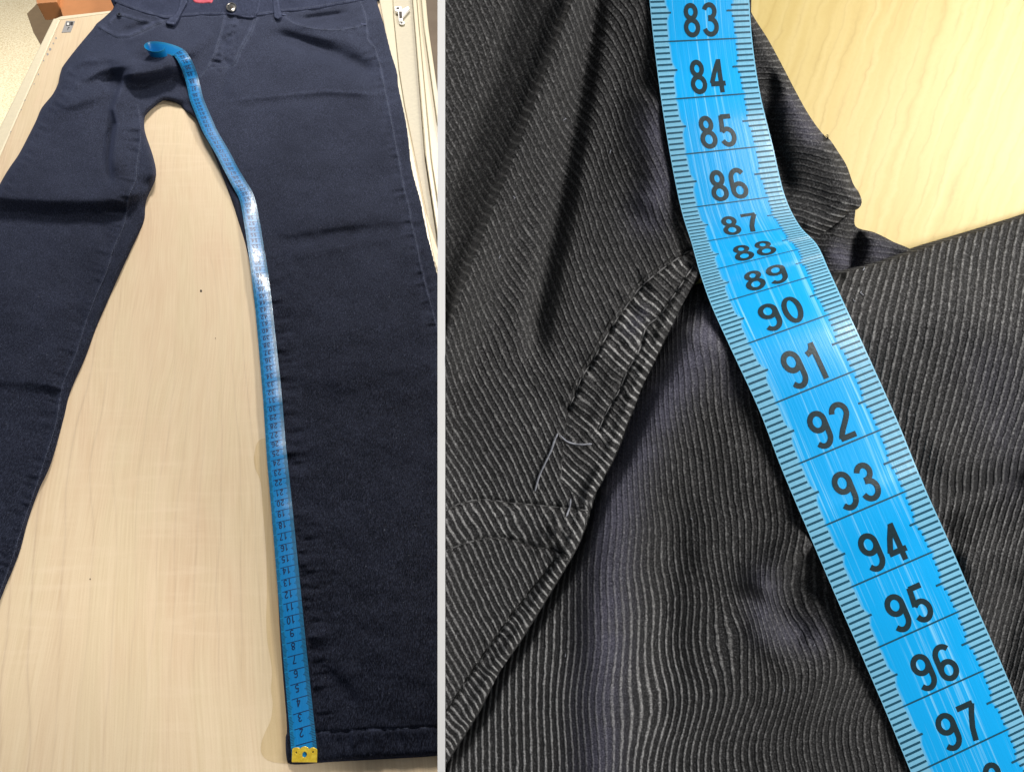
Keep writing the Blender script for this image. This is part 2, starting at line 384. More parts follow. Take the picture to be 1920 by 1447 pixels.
M_ink = simple('sticker ink', (0.03, 0.03, 0.035), 0.5)
M_sw = simple('sticker white', (0.8, 0.8, 0.78), 0.5)
M_speck = simple('dark speck', (0.03, 0.02, 0.012), 0.7)
def carpet():
    m = MT('beige carpet'); n = m.noise(m.coord(), 190, 3, 0.7); b = m.noise(m.coord(), 5, 2, 0.5)
    c = m.ramp(n, [(0.3, (0.52, 0.42, 0.26)), (0.52, (0.86, 0.77, 0.56)), (0.7, (0.95, 0.90, 0.72))])
    c = m.mix(m.math('MULTIPLY', b, 0.35), c, (0.42, 0.34, 0.22))
    return m.out(c, 0.9, 0.1, m.bump(n, 0.8, 0.004))
M_carpet = carpet()
M_brown = simple('brown floor cloth', (0.17, 0.135, 0.105), 0.85, 0.15, nscale=9, namt=0.35)

# ================================================================ LEFT: table, floor, rail
fl = mesh_obj('floor', [(-6, -3, -0.72), (6, -3, -0.72), (6, 8, -0.72), (-6, 8, -0.72)], [(0, 1, 2, 3)], M_carpet); fl['kind'] = 'structure'
tb = thing('wooden_table', 'pale maple desk with a cream edge band, lying under the navy trousers', 'table', tuple(atL([(300, 700)])[0]))
TL = [(-4, 302), (113, 38), (214, 24), (420, 12), (722, -30), (752, 170), (800, 400), (960, 900), (1180, 1560), (-700, 1560), (-180, 700)]
TLP = atL(TL, 0.0)
bevelled('tabletop', TLP, (0, 0, 0.022), M_wood, tb, bev=0.0012)
eb = atL([(113, 37), (100, 34.5), (-40, 318), (-215, 680), (-200, 700), (-4, 302.5)], -0.001)
ebo = bevelled('edge_band', eb, (0, 0, 0.022), M_edge, tb, bev=0.002)
eb2 = atL([(102, 36), (115, 31), (212, 20), (214, 23.5), (113.5, 37.3)], -0.0012)
bevelled('edge_band', eb2, (0, 0, 0.022), M_edge, tb, bev=0.0008)
# small worn chips along the edge band
for (u, v, r) in [(105, 72, 1.9), (100, 82, 1.6), (94, 93, 2.6), (89, 102, 2.2), (82, 114, 1.3), (72, 140, 1.5), (64, 158, 1.2), (47, 188, 1.3), (40, 206, 1.1), (20, 247, 1.4)]:
    p = [(u+r*(0.7+0.5*random.random())*math.cos(a), v+r*1.1*(0.7+0.5*random.random())*math.sin(a)) for a in np.linspace(0, 2*math.pi, 9)[:-1]]
    mesh_obj('chip', atL(p, 0.0003), [tuple(range(8))[::-1]], M_stick, tb, smooth=False)
for (u, v, r) in [(377, 545.5, 2.6), (169, 1085, 1.5), (404, 634, 0.9), (494, 750, 0.9)]:
    p = [(u+r*0.8*math.cos(a), v+r*math.sin(a)) for a in np.linspace(0, 2*math.pi, 9)[:-1]]
    c = atL([(u, v)], 0.0009); V = np.vstack([atL(p, 0.0001), c])
    mesh_obj('speck', V, [(i, (i+1) % 8, 8) for i in range(8)], M_speck, tb)
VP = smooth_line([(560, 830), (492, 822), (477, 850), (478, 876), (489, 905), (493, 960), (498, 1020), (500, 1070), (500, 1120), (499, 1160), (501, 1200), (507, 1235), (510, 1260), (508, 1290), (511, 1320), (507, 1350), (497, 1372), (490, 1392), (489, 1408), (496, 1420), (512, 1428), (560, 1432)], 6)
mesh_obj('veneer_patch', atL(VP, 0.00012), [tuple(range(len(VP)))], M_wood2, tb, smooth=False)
for q in ([(284, 1309), (300, 1307), (318, 1303), (336, 1308), (356, 1309), (346, 1313), (338, 1315), (360, 1322), (357, 1325), (330, 1317), (315, 1316), (292, 1318), (300, 1312)]):
    mesh_obj('knot', atL(q, 0.00012), [tuple(range(len(q)))], M_knot, tb, smooth=False)
# table legs
for (u, v) in [(140, 60), (700, 60)]:
    a = atL([(u, v)], -0.022)[0]
    V, Fc = box_pts([a+np.array(q) for q in ((-.03, -.03, 0), (.03, -.03, 0), (.03, .03, 0), (-.03, .03, 0))], (0, 0, 0.69)); mesh_obj('leg', V, Fc, M_cream, tb, smooth=False)

# sticker
st = thing('sticker', 'small silver-grey sticker with a printed square at the far left corner of the desk', 'sticker', tuple(atL([(128, 50)])[0]))
bevelled('backing', atL([(124, 39.5), (140.5, 40), (132.5, 60.5), (115.5, 61.5)], 0.0006), (0, 0, 0.0004), M_stick, st, bev=0)
def flat(name, pts, z, mat, par): return mesh_obj(name, atL(pts, z), [tuple(range(len(pts)))], mat, par, smooth=False)
flat('printed_square', [(124.6, 41.5), (124, 48.6), (130.6, 48.8), (131.2, 41.7)][::-1], 0.0009, M_ink, st)
flat('printed_square', [(125.8, 42.8), (125.3, 47.4), (129.4, 47.6), (129.8, 42.9)][::-1], 0.0011, M_sw, st)
flat('printed_square', [(132.0, 41.2), (131.5, 47.6), (136.2, 48.0), (137.4, 41.4)][::-1], 0.0009, M_ink, st)
flat('printed_mark', [(127.6, 51.5), (126, 56.5), (127, 56.7), (128.8, 52.4), (130.5, 52.6), (130.8, 51.7)][::-1], 0.0009, M_ink, st)

# orange wooden furniture behind the desk
ca = thing('wooden_cabinet', 'orange-brown wooden cabinet on the floor behind the far left corner of the desk', 'cabinet', tuple(atL([(160, 5)], -0.12)[0]))
c1 = atL([(118, 33.5), (230, 26), (228, -90), (92, -70), (106, -5)], -0.05)
bevelled('side_panel', c1, (0, 0, 0.66), M_orange, ca, bev=0.002)
c2 = atL([(68, 7), (107, 4), (112, -70), (60, -70)], -0.04)
bevelled('top_board', c2, (0, 0, 0.03), M_orange, ca, bev=0.002)

bevelled('floor_shade', atL([(50, 26), (72, 4), (113, 34), (84, 97), (62, 60)], -0.42), (0, 0, 0.29), M_floor_shade, ca, bev=0.002)  # dark block shaped and coloured as the shadow on the carpet
# cream metal rail at the right edge
ra = thing('metal_rail', 'cream painted metal window rail running along the right edge of the desk', 'rail', tuple(atL([(770, 150)])[0]))
def strip(name, L, R, z0, dz, mat):
    L = np.array(L, float); R = np.array(R, float)
    pts = np.vstack([L, R[::-1]])
    return bevelled(name, atL(pts, z0), (0, 0, dz), mat, ra, bev=0.0012)
strip('inner_lip', [(700, -60), (745, 180), (800, 470), (850, 700)], [(733, -60), (737, 30), (747, 130), (758, 200), (818, 500), (870, 700)], 0.004, 0.03, M_cream)
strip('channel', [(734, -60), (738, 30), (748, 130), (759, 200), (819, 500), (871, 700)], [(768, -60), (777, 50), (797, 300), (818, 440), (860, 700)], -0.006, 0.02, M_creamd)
strip('outer_ridge', [(769, -60), (778, 50), (799, 300), (820, 440), (862, 700)], [(776, -60), (785, 50), (808, 300), (832, 460), (880, 700)], 0.003, 0.03, M_cream)
strip('outer_lip', [(785, -60), (795, 50), (820, 230), (860, 420)], [(793, -60), (803, 50), (829, 230), (875, 420)], 0.004, 0.05, M_cream)
strip('outer_channel', [(777, -60), (786, 50), (809, 300), (833, 460)], [(784, -60), (794, 50), (819, 230), (859, 420)], -0.004, 0.02, M_cream)
lp = atL([(740, 13), (752, 12), (754, 18), (765, 12), (768, 16), (755, 31), (754.5, 40), (748, 40), (746, 22), (741, 21)], 0.0)
bevelled('latch_plate', lp, (0, 0, 0.004), M_white, ra, bev=0.0004)
bevelled('latch_slot', atL([(748, 22), (753.5, 22), (754, 33), (749, 34)], 0.0012), (0, 0, 0.0006), M_speck, ra, bev=0)
bevelled('latch_slot', atL([(743, 14.3), (748.5, 14), (748.5, 16), (743.5, 16.2)], 0.0012), (0, 0, 0.0006), M_speck, ra, bev=0)
def disc(name, cu, cv, ru, rv, z, h, mat, par, at=atL, n=20, dome=0.6):
    rings = [(1.0, 0), (0.96, h*0.7), (0.75, h), (0.0, h)]; V = []; Fc = []
    for r, hh in rings[:3]:
        V += list(at([(cu+ru*r*math.cos(a), cv+rv*r*math.sin(a)) for a in np.linspace(0, 2*math.pi, n+1)[:-1]], z+hh))
    V.append(at([(cu, cv)], z+h)[0])
    for k in range(2):
        for i in range(n): Fc.append((k*n+i, k*n+(i+1) % n, (k+1)*n+(i+1) % n, (k+1)*n+i))
    for i in range(n): Fc.append((2*n+i, 2*n+(i+1) % n, 3*n))
    return mesh_obj(name, V, Fc, mat, par)
disc('rivet', 753.5, 43.7, 5.6, 3.8, -0.005, 0.0022, M_white, ra)
disc('rivet', 753.5, 43.2, 1.9, 1.4, -0.0028, 0.0006, M_speck, ra)
# brown cloth floor piece beyond the rail
bc = atL([(793, -80), (1300, -80), (1300, 500), (875, 500), (829, 230), (803, 50)], -0.25)
o = bevelled('floor_mat', bc, (0, 0, 0.01), M_brown, None, bev=0.002)
o['label'] = 'crumpled brown mat lying on the floor beyond the cream rail'; o['category'] = 'mat'
for i, p in enumerate(bc[:0]): pass

# ================================================================ LEFT: trousers
PANTS = [(222, -70), (216, 6), (200, 29), (181, 45), (174, 55), (157, 75), (135, 102), (116, 128), (112, 142), (109, 157), (99, 177), (78, 203), (68, 226),
 (52, 258), (35, 290), (17, 316), (0, 345), (-50, 440), (-130, 600), (-150, 1000), (-130, 1400), (-70, 1290), (-30, 1195), (0, 1125), (11.6, 1096), (23, 1070), (38, 1030), (52, 977),
 (72.6, 919), (96, 867), (119, 785), (128, 746), (139, 717), (160, 670), (180, 615), (200, 569), (223.5, 516), (245, 470), (264, 429), (271, 409), (274, 377),
 (290, 340), (292.5, 319), (286, 290), (274, 255), (270.5, 238), (272, 218), (286, 203), (305, 189), (322, 190), (338, 197), (348, 209), (366, 222),
 (377, 247), (392, 270), (406, 302), (420, 338), (436, 380), (448, 418), (459.5, 455), (469.7, 502), (474, 542), (482.7, 612), (488.5, 656), (494, 714),
 (498.7, 800), (504.5, 882), (510, 954), (514.6, 1021), (520.4, 1099), (524.8, 1186), (530.7, 1268), (536.7, 1340), (537.9, 1374), (535.6, 1380), (536, 1409),
 (539.5, 1429), (546, 1432), (568, 1432), (616, 1428), (688, 1424), (784, 1419), (820, 1416), (925, 1408), (905, 1100), (880, 850), (850, 620), (832, 545), (820, 505),
 (806, 450), (799, 415), (790, 374), (774.4, 319), (767, 261), (760, 218), (748, 162.5), (745.4, 136), (733.8, 98.7), (725, 64), (711, 17), (707, 0), (700, -70)]
PANTS_S = smooth_line(PANTS+[PANTS[0]], 8)[:-1]
WB = [(208, 2), (220, 6.5), (255, 20), (290, 30), (313, 35), (340, 32), (377, 29), (420, 29), (472, 30.5), (513, 26), (527.7, 23), (574, 19), (632, 10), (676, 1.5), (712, -6)]
FLY = [(423, 29), (419, 48), (414, 67), (404, 100), (391, 126), (374, 148)]
JST = [(478, 32), (467, 61), (449, 92), (437, 120), (417, 127), (397, 128)]
SEAM_R = [(674, 0), (686, 32), (690, 75), (703, 90), (712, 122), (719, 154), (728, 200), (738, 250), (748, 302), (758, 357), (767, 389), (771.5, 420), (780, 452), (790, 502), (803, 554), (815, 598), (828, 650), (845, 760)]
SEAM_L = [(258, 196), (263, 232), (263, 261), (257, 305), (254, 340), (242, 366), (237, 396), (232, 423), (212, 467), (200, 508), (180, 554), (162.5, 600), (142, 664), (119, 717), (112, 749), (104.5, 795), (84, 861), (70, 905), (55, 948), (38, 998), (20, 1056), (0, 1108), (-30, 1180)]
POCK_L = [(181, 46), (189, 51), (203, 59), (221, 67.5), (241, 66), (267, 55), (290, 44), (308, 38)]
COIN = [(200, 47), (209, 38), (219, 29), (223, 26), (240, 30), (262, 37), (288, 43)]
POCK_R = [(530.6, 29), (551, 43.5), (585.8, 53.7), (629, 56.6), (655, 53.7), (688, 47)]
INS_R = [(484, 500), (497, 560), (508, 620), (518, 700), (526, 780), (535, 860), (545, 940), (556, 1020), (565, 1100), (575, 1180), (584, 1260), (594, 1350)]
HEM = [(540, 1374), (594, 1371), (640, 1371.5), (688, 1367), (760, 1365), (820, 1361), (925, 1352)]
def pucker(P, line, amp, side, wid, period):
    d, s, par, L, _ = pdist(P, line)
    off = np.where(s == side, d, 1e3)
    nn = vnoise(par/period*1.0+13, P[:, 0]*0+par/90) + 0.5*vnoise(par/period*2.1, d/25)
    return amp*nn*np.exp(-((off-wid*0.35)/(wid*0.6))**2)
def HL(P):
    P = np.atleast_2d(np.asarray(P, float)); u, v = P[:, 0], P[:, 1]
    d, *_ = pdist(P, PANTS_S, closed=True)
    sc = 0.5+0.5*np.clip(v/1400, 0, 1)             # things are smaller in the picture farther away
    r = 12*sc+4
    e = np.sqrt(np.clip(1-(1-np.clip(d/r, 0, 1))**2, 0, 1))
    z = np.full(len(P), 0.0065) + 0.0045*(1-sstep(100, 500, v))
    z += 0.0022*vnoise(u/130+3, v/80) + 0.0011*vnoise(u/55, v/34) + 0.0004*vnoise(u/18, v/13)
    R = lambda *a, **k: ridge(P, *a, **k)
    # left leg flap and tent over the crotch
    z += R([(242, 146), (226, 172), (214, 205), (221, 232), (213, 280), (209, 345)], 0.015, 5.5, 38, fade=0.25)
    z += R([(205, 146), (243, 137), (285, 130), (320, 122), (362, 118)], 0.025, 19, 50, fade=0.30)*(1+0.10*vnoise(u/26, v/16))
    z -= R([(212, 222), (205, 262), (203, 300), (207, 352)], 0.011, 9, 6, fade=0.35)
    z += R([(262, 215), (285, 290), (282, 350)], 0.008, 30, 14)
    # shoulder folds on the left hip
    z += R([(118, 133), (160, 112), (205, 108), (245, 112)], 0.0075, 10, 18, fade=.4)
    z += R([(125, 175), (150, 150), (185, 132), (230, 122), (270, 108)], 0.0105, 11, 24, fade=.4)
    z += R([(90, 215), (130, 195), (180, 178), (215, 170)], 0.0068, 14, 26, fade=.4)
    z += R([(115, 148), (135, 155), (150, 165)], 0.0022, 6, 7)
    z += R([(230, 92), (300, 88), (360, 95), (385, 110)], 0.005, 16, 30)
    z += R([(345, 105), (375, 85), (400, 60)], 0.0035, 10, 14)
    z -= R([(190, 164), (212, 146), (232, 152)], 0.004, 12, 12)
    # knee fold, left leg
    z += R([(-150, 356), (0, 366), (90, 371), (190, 372), (232, 364), (262, 352), (285, 338)], 0.0165, 21, 62, fade=0.13)
    z -= R([(-150, 425), (0, 414), (120, 420), (230, 414)], 0.0025, 26, 12, fade=0.1)
    z += R([(-100, 715), (0, 712), (60, 714), (118, 722)], 0.0042, 12, 50, fade=0.1)
    z += R([(-60, 560), (60, 575), (150, 560)], 0.0022, 50, 60)
    z += R([(20, 300), (90, 285), (190, 270)], 0.0022, 30, 40)
    # right leg creases
    z += R([(410, 188), (460, 184), (530, 178), (610, 170), (665, 173), (728, 176)], 0.0034, 9, 30)
    z -= R([(430, 192), (540, 186), (620, 181), (700, 185)], 0.0010, 16, 8)
    z -= R([(500, 58), (560, 80), (620, 100), (680, 128), (716, 150)], 0.0115, 19, 17)
    z += R([(470, 40), (560, 62), (650, 74), (700, 110)], 0.0030, 12, 18)
    z += R([(500, 436), (560, 436), (620, 424), (690, 417), (772, 411)], 0.0034, 13, 44)
    z -= R([(500, 446), (560, 448), (600, 442), (690, 428), (775, 421)], 0.0016, 18, 11)
    z += R([(520, 478), (600, 470), (680, 452), (760, 440)], 0.0022, 12, 18)
    z += R([(510, 555), (640, 520), (790, 522)], 0.0020, 40, 40)
    z -= R([(520, 345), (620, 333), (740, 350)], 0.0016, 30, 30)
    z += R([(600, 720), (700, 690), (820, 700)], 0.0022, 40, 40)
    z -= R([(540, 760), (620, 745), (760, 740)], 0.0018, 30, 30)
    z += R([(560, 1010), (700, 980), (860, 1000)], 0.0016, 60, 50)
    z -= R([(596, 1255), (640, 1290), (660, 1330)], 0.0028, 14, 22)
    z += R([(600, 1235), (650, 1270), (690, 1320)], 0.0016, 10, 20)
    # fly
    z += R([(446, 40), (438, 80), (420, 118)], 0.003, 24, 22)
    fly_m = np.exp(-((pdist(P, [(440, 45), (430, 80), (412, 118)])[0])/17)**4)
    z += fly_m*0.0026*vnoise(u/9+v/16, v/6-u/30)
    z -= R([(414, 60), (428, 120), (420, 160), (412, 190)], 0.0018, 5, 9)
    # pockets
    z -= R([(215, 56), (238, 58), (262, 50), (300, 38)], 0.0050, 4, 6, fade=.3)
    z += R(POCK_L, 0.0034, 4, 3.4, fade=.06); z += R(COIN, 0.0026, 3.8, 2.6, fade=.06)
    z += 0.0010*np.exp(-((u-225)**2/70**2+(v-55)**2/26**2))*vnoise(u/16, v/9)
    z -= R([(548, 37), (574, 35), (610, 30), (661, 23)], 0.0055, 3.0, 5, fade=.3)
    z += R([(548, 45), (590, 52), (640, 53), (686, 46)], 0.0032, 6, 9)
    # seams
    for ln, am in ((SEAM_R, 0.0016), (SEAM_L, 0.0014), (FLY, 0.0012), (INS_R, 0.0010)):
        z += R(ln, am, 2.6, 2.2, fade=0.02)
        z -= R(np.asarray(ln)+(3.5, 0), am*0.6, 2.4, 2.4, fade=0.02)
    z += R(JST, 0.0007, 2, 2, fade=0.05)
    z += pucker(P, SEAM_R, 0.0015, 1, 22, 7)*(0.6+0.4*sstep(150, 400, v)) + pucker(P, SEAM_R, 0.0008, -1, 22, 8)
    z += pucker(P, SEAM_L, 0.0014, 1, 32, 9) + pucker(P, INS_R, 0.0019, -1, 40, 13) + pucker(P, INS_R, 0.0016, -1, 62, 29)
    z += pucker(P, [(128, 120), (122, 150), (112, 175), (85, 212), (62, 260), (20, 330), (0, 360)], 0.0012, -1, 22, 8)
    z += pucker(P, HEM, 0.0026, 1, 40, 14)
    z -= R(HEM, 0.0017, 2.2, 2.8, fade=0.01); z += R(np.asarray(HEM)+(0, 8), 0.0011, 14, 4, fade=0.01)
    z += R(WB, 0.0010, 3, 3, fade=0.02)
    # lowered tip of cloth hanging by the crotch
    z -= 0.006*np.exp(-(((u-345)/14)**2+((v-200)/12)**2))
    return np.clip(z, 0.001, None)*e+0.0006
def WL(P, z):
    u, v = P[:, 0], P[:, 1]; w_ = np.zeros(len(P))
    for ln, a, wd in ((SEAM_R, .9, 2.2), (SEAM_L, .5, 2.0), (FLY, .9, 2.6), (WB, .9, 2.6), (POCK_L, .9, 2.6), (np.asarray(POCK_L[2:])+(2, 7), .6, 2.2), (COIN, .9, 2.2), (np.asarray(COIN[3:])+(0, 6), .6, 2.0), (POCK_R, .9, 2.4), (HEM, .7, 2.8), (JST, .8, 2.4), (np.asarray(JST[:-1])+(5, 2), .6, 2.2)):
        d, *_ = pdist(P, ln); w_ = np.maximum(w_, a*np.exp(-(d/wd)**2)*(0.6+0.6*vnoise(u/7, v/7)))
    for ln, a, wd in (([(430, 188), (530, 178), (610, 170), (665, 173), (728, 176)], .30, 3), ([(118, 133), (160, 112), (205, 108)], .18, 5), ([(125, 175), (185, 132), (270, 108)], .18, 5), ([(440, 40), (430, 80), (412, 118)], .32, 18), (SEAM_R, .16, 22), ([(238, 138), (213, 208), (221, 232)], .3, 3)):
        d, *_ = pdist(P, ln); w_ = np.maximum(w_, a*np.exp(-(d/wd)**2)*(0.7+0.6*vnoise(u/11, v/9)))
    return {'wear_and_light': np.clip(w_ + 0.06*vnoise(u/60, v/50) + 0.05*vnoise(u/20, v/14) + 0.40*(1-sstep(0, 760, v)) + 0.07*(1-sstep(300, 1200, v)) + 0.10*vnoise(u/90+20, v/70)*(1-sstep(200, 900, v)), 0, 1)}  # seam wear, plus a fade down the legs standing in for falling lamplight
pt = thing('trousers', 'navy twill trousers laid flat and full length on the pale desk', 'trousers', tuple(atL([(450, 400)])[0]))
cloth('trouser_body', PANTS_S, atL, HL, 2.6, M_denim, pt, WL)
# waistband: its own strip
wbu = smooth_line(WB, 6)
WBP = list(map(tuple, wbu)) + [(706, -75), (216, -75)]
def HW(P):
    d, *_ = pdist(P, WB); return HL(P)+0.0022*np.sqrt(np.clip(d/5, 0, 1))+0.0004+0.0006*vnoise(P[:, 0]/14, P[:, 1]/11)
def WW(P, z):
    d, *_ = pdist(P, WB); return {'wear_and_light': np.clip(0.75*np.exp(-((d-3)/2.0)**2)*(0.5+0.7*vnoise(P[:, 0]/5, P[:, 1]/5))+0.12+0.1*vnoise(P[:, 0]/20, P[:, 1]/12), 0, 1)}
cloth('waistband', WBP, atL, HW, 2.4, M_denim2, pt, WW)
def patch(name, poly, lift, mat, par, step=1.6, ed=3.0, hf=HL, at=atL, wear_and_light=0.25, hnoise=0.0003, label=None):
    sp_ = smooth_line(list(poly)+[poly[0]], 3)[:-1]
    def h(P):
        d, *_ = pdist(P, sp_, closed=True); return hf(P)+lift*np.sqrt(np.clip(1-(1-np.clip(d/ed, 0, 1))**2, 0, 1))+hnoise*vnoise(P[:, 0]/4, P[:, 1]/4)
    def wf(P, z):
        d, *_ = pdist(P, sp_, closed=True); return {'wear_and_light': np.clip(wear_and_light+0.5*np.exp(-((d-2)/1.5)**2)+0.2*vnoise(P[:, 0]/4, P[:, 1]/4), 0, 1)}
    return cloth(name, sp_, at, h, step, mat, par, wf, skirt=True, base=-1, label=label)
patch('belt_loop', [(339, -20), (350, -18), (352, 4), (343, 22), (334, 40), (328, 48), (319, 48), (313, 43), (316, 36), (330, 24), (337, 4)], 0.0042, M_denim2, pt, hf=HW, wear_and_light=0.3)
patch('belt_loop', [(509, -20), (521, -20), (524, 8), (528, 33), (515, 35), (512, 10)], 0.0032, M_denim2, pt, hf=HW, wear_and_light=0.3)
patch('bar_tack', [(313, 39), (329, 42), (327, 48), (311, 46)], 0.0050, M_denim2, pt, wear_and_light=0.35, hf=HW)
patch('bar_tack', [(528, 26), (536, 27), (537, 30), (528, 30)], 0.0015, M_denim2, pt, wear_and_light=0.9)
patch('bar_tack', [(676, 44), (688, 45), (688, 48), (678, 49)], 0.0012, M_denim2, pt, wear_and_light=0.8)
patch('waistband_tab', [(430, -25), (426, 3), (423.5, 20), (427, 28), (440, 30), (480, 31), (486, -25)], 0.0016, M_denim2, pt, hf=HW, wear_and_light=0.15)
# woven label at the top
z_ = float(HW(np.array([(380, 2)]))[0])+0.0008
lab = patch('woven_label', [(362, -12), (398, -12), (398, 4), (392, 6), (364, 4.5)], 0.0010, M_red, pt, hf=lambda P: HW(P)+0.0004, wear_and_light=0)
# button and rivet
zb = float(HW(np.array([(433, 13)]))[0])+0.0012
bt = disc('button', 433.5, 13.5, 10.0, 8.6, zb, 0.0032, M_metal, pt)
def ring(name, cu, cv, ru, rv, z, th, mat, par, hf=None):
    V = []; Fc = []; n = 28; k = 8
    for i in range(n):
        a = 2*math.pi*i/n
        for j in range(k):
            b = 2*math.pi*j/k; q = 1+0.16*math.cos(b)
            V.append(atL([(cu+ru*q*math.cos(a), cv+rv*q*math.sin(a))], z+th*math.sin(b))[0])
    for i in range(n):
        for j in range(k): Fc.append((i*k+j, ((i+1) % n)*k+j, ((i+1) % n)*k+(j+1) % k, i*k+(j+1) % k))
    return mesh_obj(name, V, Fc, mat, par)
ring('button_rim', 433.5, 13.5, 8.6, 7.4, zb+0.0032, 0.0009, M_metal, pt)
disc('button_eye', 434.5, 13.5, 3.6, 3.0, zb+0.0034, 0.0004, M_speck, pt)
zr = float(HL(np.array([(223, 27.5)]))[0])+0.0008
disc('rivet', 223, 27.3, 4.4, 3.4, zr, 0.0016, M_dark, pt); ring('rivet_rim', 223, 27.3, 3.3, 2.5, zr+0.0016, 0.0005, M_thread, pt)
# stitch rows
def off(line, du, dv=0): return [(a+du, b+dv) for a, b in line]
stitches('stitching', SEAM_R, atL, HL, M_thread, pt, 4.2, 3.2, 1.0)
stitches('stitching', SEAM_L, atL, HL, M_thread, pt, 4.6, 3.4, 0.9)
stitches('stitching', off(FLY[:-1], -2.5), atL, HL, M_thread, pt, 3.6, 2.6, 0.9)
stitches('stitching', JST, atL, HL, M_thread, pt, 3.4, 2.4, 0.8)
stitches('stitching', off(JST[:-1], 4.5, 1.5), atL, HL, M_thread, pt, 3.4, 2.4, 0.8)
stitches('stitching', off(WB, 0, -4.5)[1:-1], atL, HW, M_thread, pt, 3.4, 2.4, 0.8)
stitches('stitching', off(POCK_L, 1, 3.0), atL, HL, M_thread, pt, 3.4, 2.4, 0.8)
stitches('stitching', off(POCK_L, 1, 7.0)[1:], atL, HL, M_thread, pt, 3.4, 2.4, 0.7)
stitches('stitching', off(COIN, 0.5, 3)[3:], atL, HL, M_thread, pt, 3.4, 2.4, 0.8)
stitches('stitching', off(COIN, 0.5, 6.5)[3:], atL, HL, M_thread, pt, 3.4, 2.4, 0.7)
stitches('stitching', POCK_R, atL, HL, M_thread, pt, 3.4, 2.4, 0.9)
stitches('stitching', HEM[1:], atL, HL, M_thread, pt, 6.5, 5.0, 1.3)
stitches('stitching', [(374, 148), (389, 128), (402, 110), (412, 78)], atL, HL, M_thread, pt, 3.4, 2.6, 0.8)

# ================================================================ TAPE MACHINERY
def arc(cx, cy, rx, ry, a0, a1, n=14):
    return [(cx+rx*math.cos(math.radians(a0+(a1-a0)*i/n)), cy+ry*math.sin(math.radians(a0+(a1-a0)*i/n))) for i in range(n+1)]
six = [arc(.28, .29, .205, .225, 0, 360, 24), arc(.29, .68, .215, .255, 35, 180, 12)+[(.075, .5), (.075, .29)]]
DIG = {'0': [arc(.28, .5, .205, .435, 0, 360, 28)],
 '1': [[(.10, .735), (.22, .775), (.30, .86), (.335, .97)], [(.34, .0), (.34, 1.0)]],
 '2': [arc(.28, .715, .205, .22, 172, -28, 14)+[(.36, .47), (.20, .28), (.10, .12), (.085, .065)], [(.055, .065), (.50, .065)]],
 '3': [arc(.27, .745, .18, .19, 165, -80, 14)+[(.22, .55)], [(.22, .53)]+arc(.27, .29, .215, .228, 85, -165, 18)],
 '4': [[(.40, .0), (.40, .99)], [(.40, .95), (.22, .62), (.075, .285)], [(.045, .27), (.55, .27)]],
 '5': [[(.49, .935), (.15, .935)], [(.165, .97), (.145, .72), (.115, .47)], arc(.27, .31, .21, .245, 140, -155, 18)],
 '6': six, '7': [[(.05, .935), (.52, .935)], [(.50, .93), (.38, .66), (.27, .34), (.22, .0)]],
 '8': [arc(.28, .745, .17, .19, 0, 360, 22), arc(.28, .285, .21, .22, 0, 360, 24)],
 '9': [[(.56-x, 1-y) for x, y in st_] for st_ in six]}
def ribbon(pts, wd):
    p = np.array(pts, float); closed = np.linalg.norm(p[0]-p[-1]) < 1e-6
    n = len(p); t = np.zeros_like(p)
    t[1:-1] = p[2:]-p[:-2]; t[0] = p[1]-p[0]; t[-1] = p[-1]-p[-2]
    if closed: t[0] = t[-1] = p[1]-p[-2]
    t /= np.linalg.norm(t, axis=1)[:, None]+1e-9; nn = np.c_[-t[:, 1], t[:, 0]]*wd/2
    return p-nn, p+nn
def densify(pts, k=3):
    out = []
    for a, b in zip(pts[:-1], pts[1:]):
        L = math.hypot(b[0]-a[0], b[1]-a[1]); n = max(1, int(L/0.12))
        for i in range(n): out.append((a[0]+(b[0]-a[0])*i/n, a[1]+(b[1]-a[1])*i/n))
    out.append(pts[-1]); return out
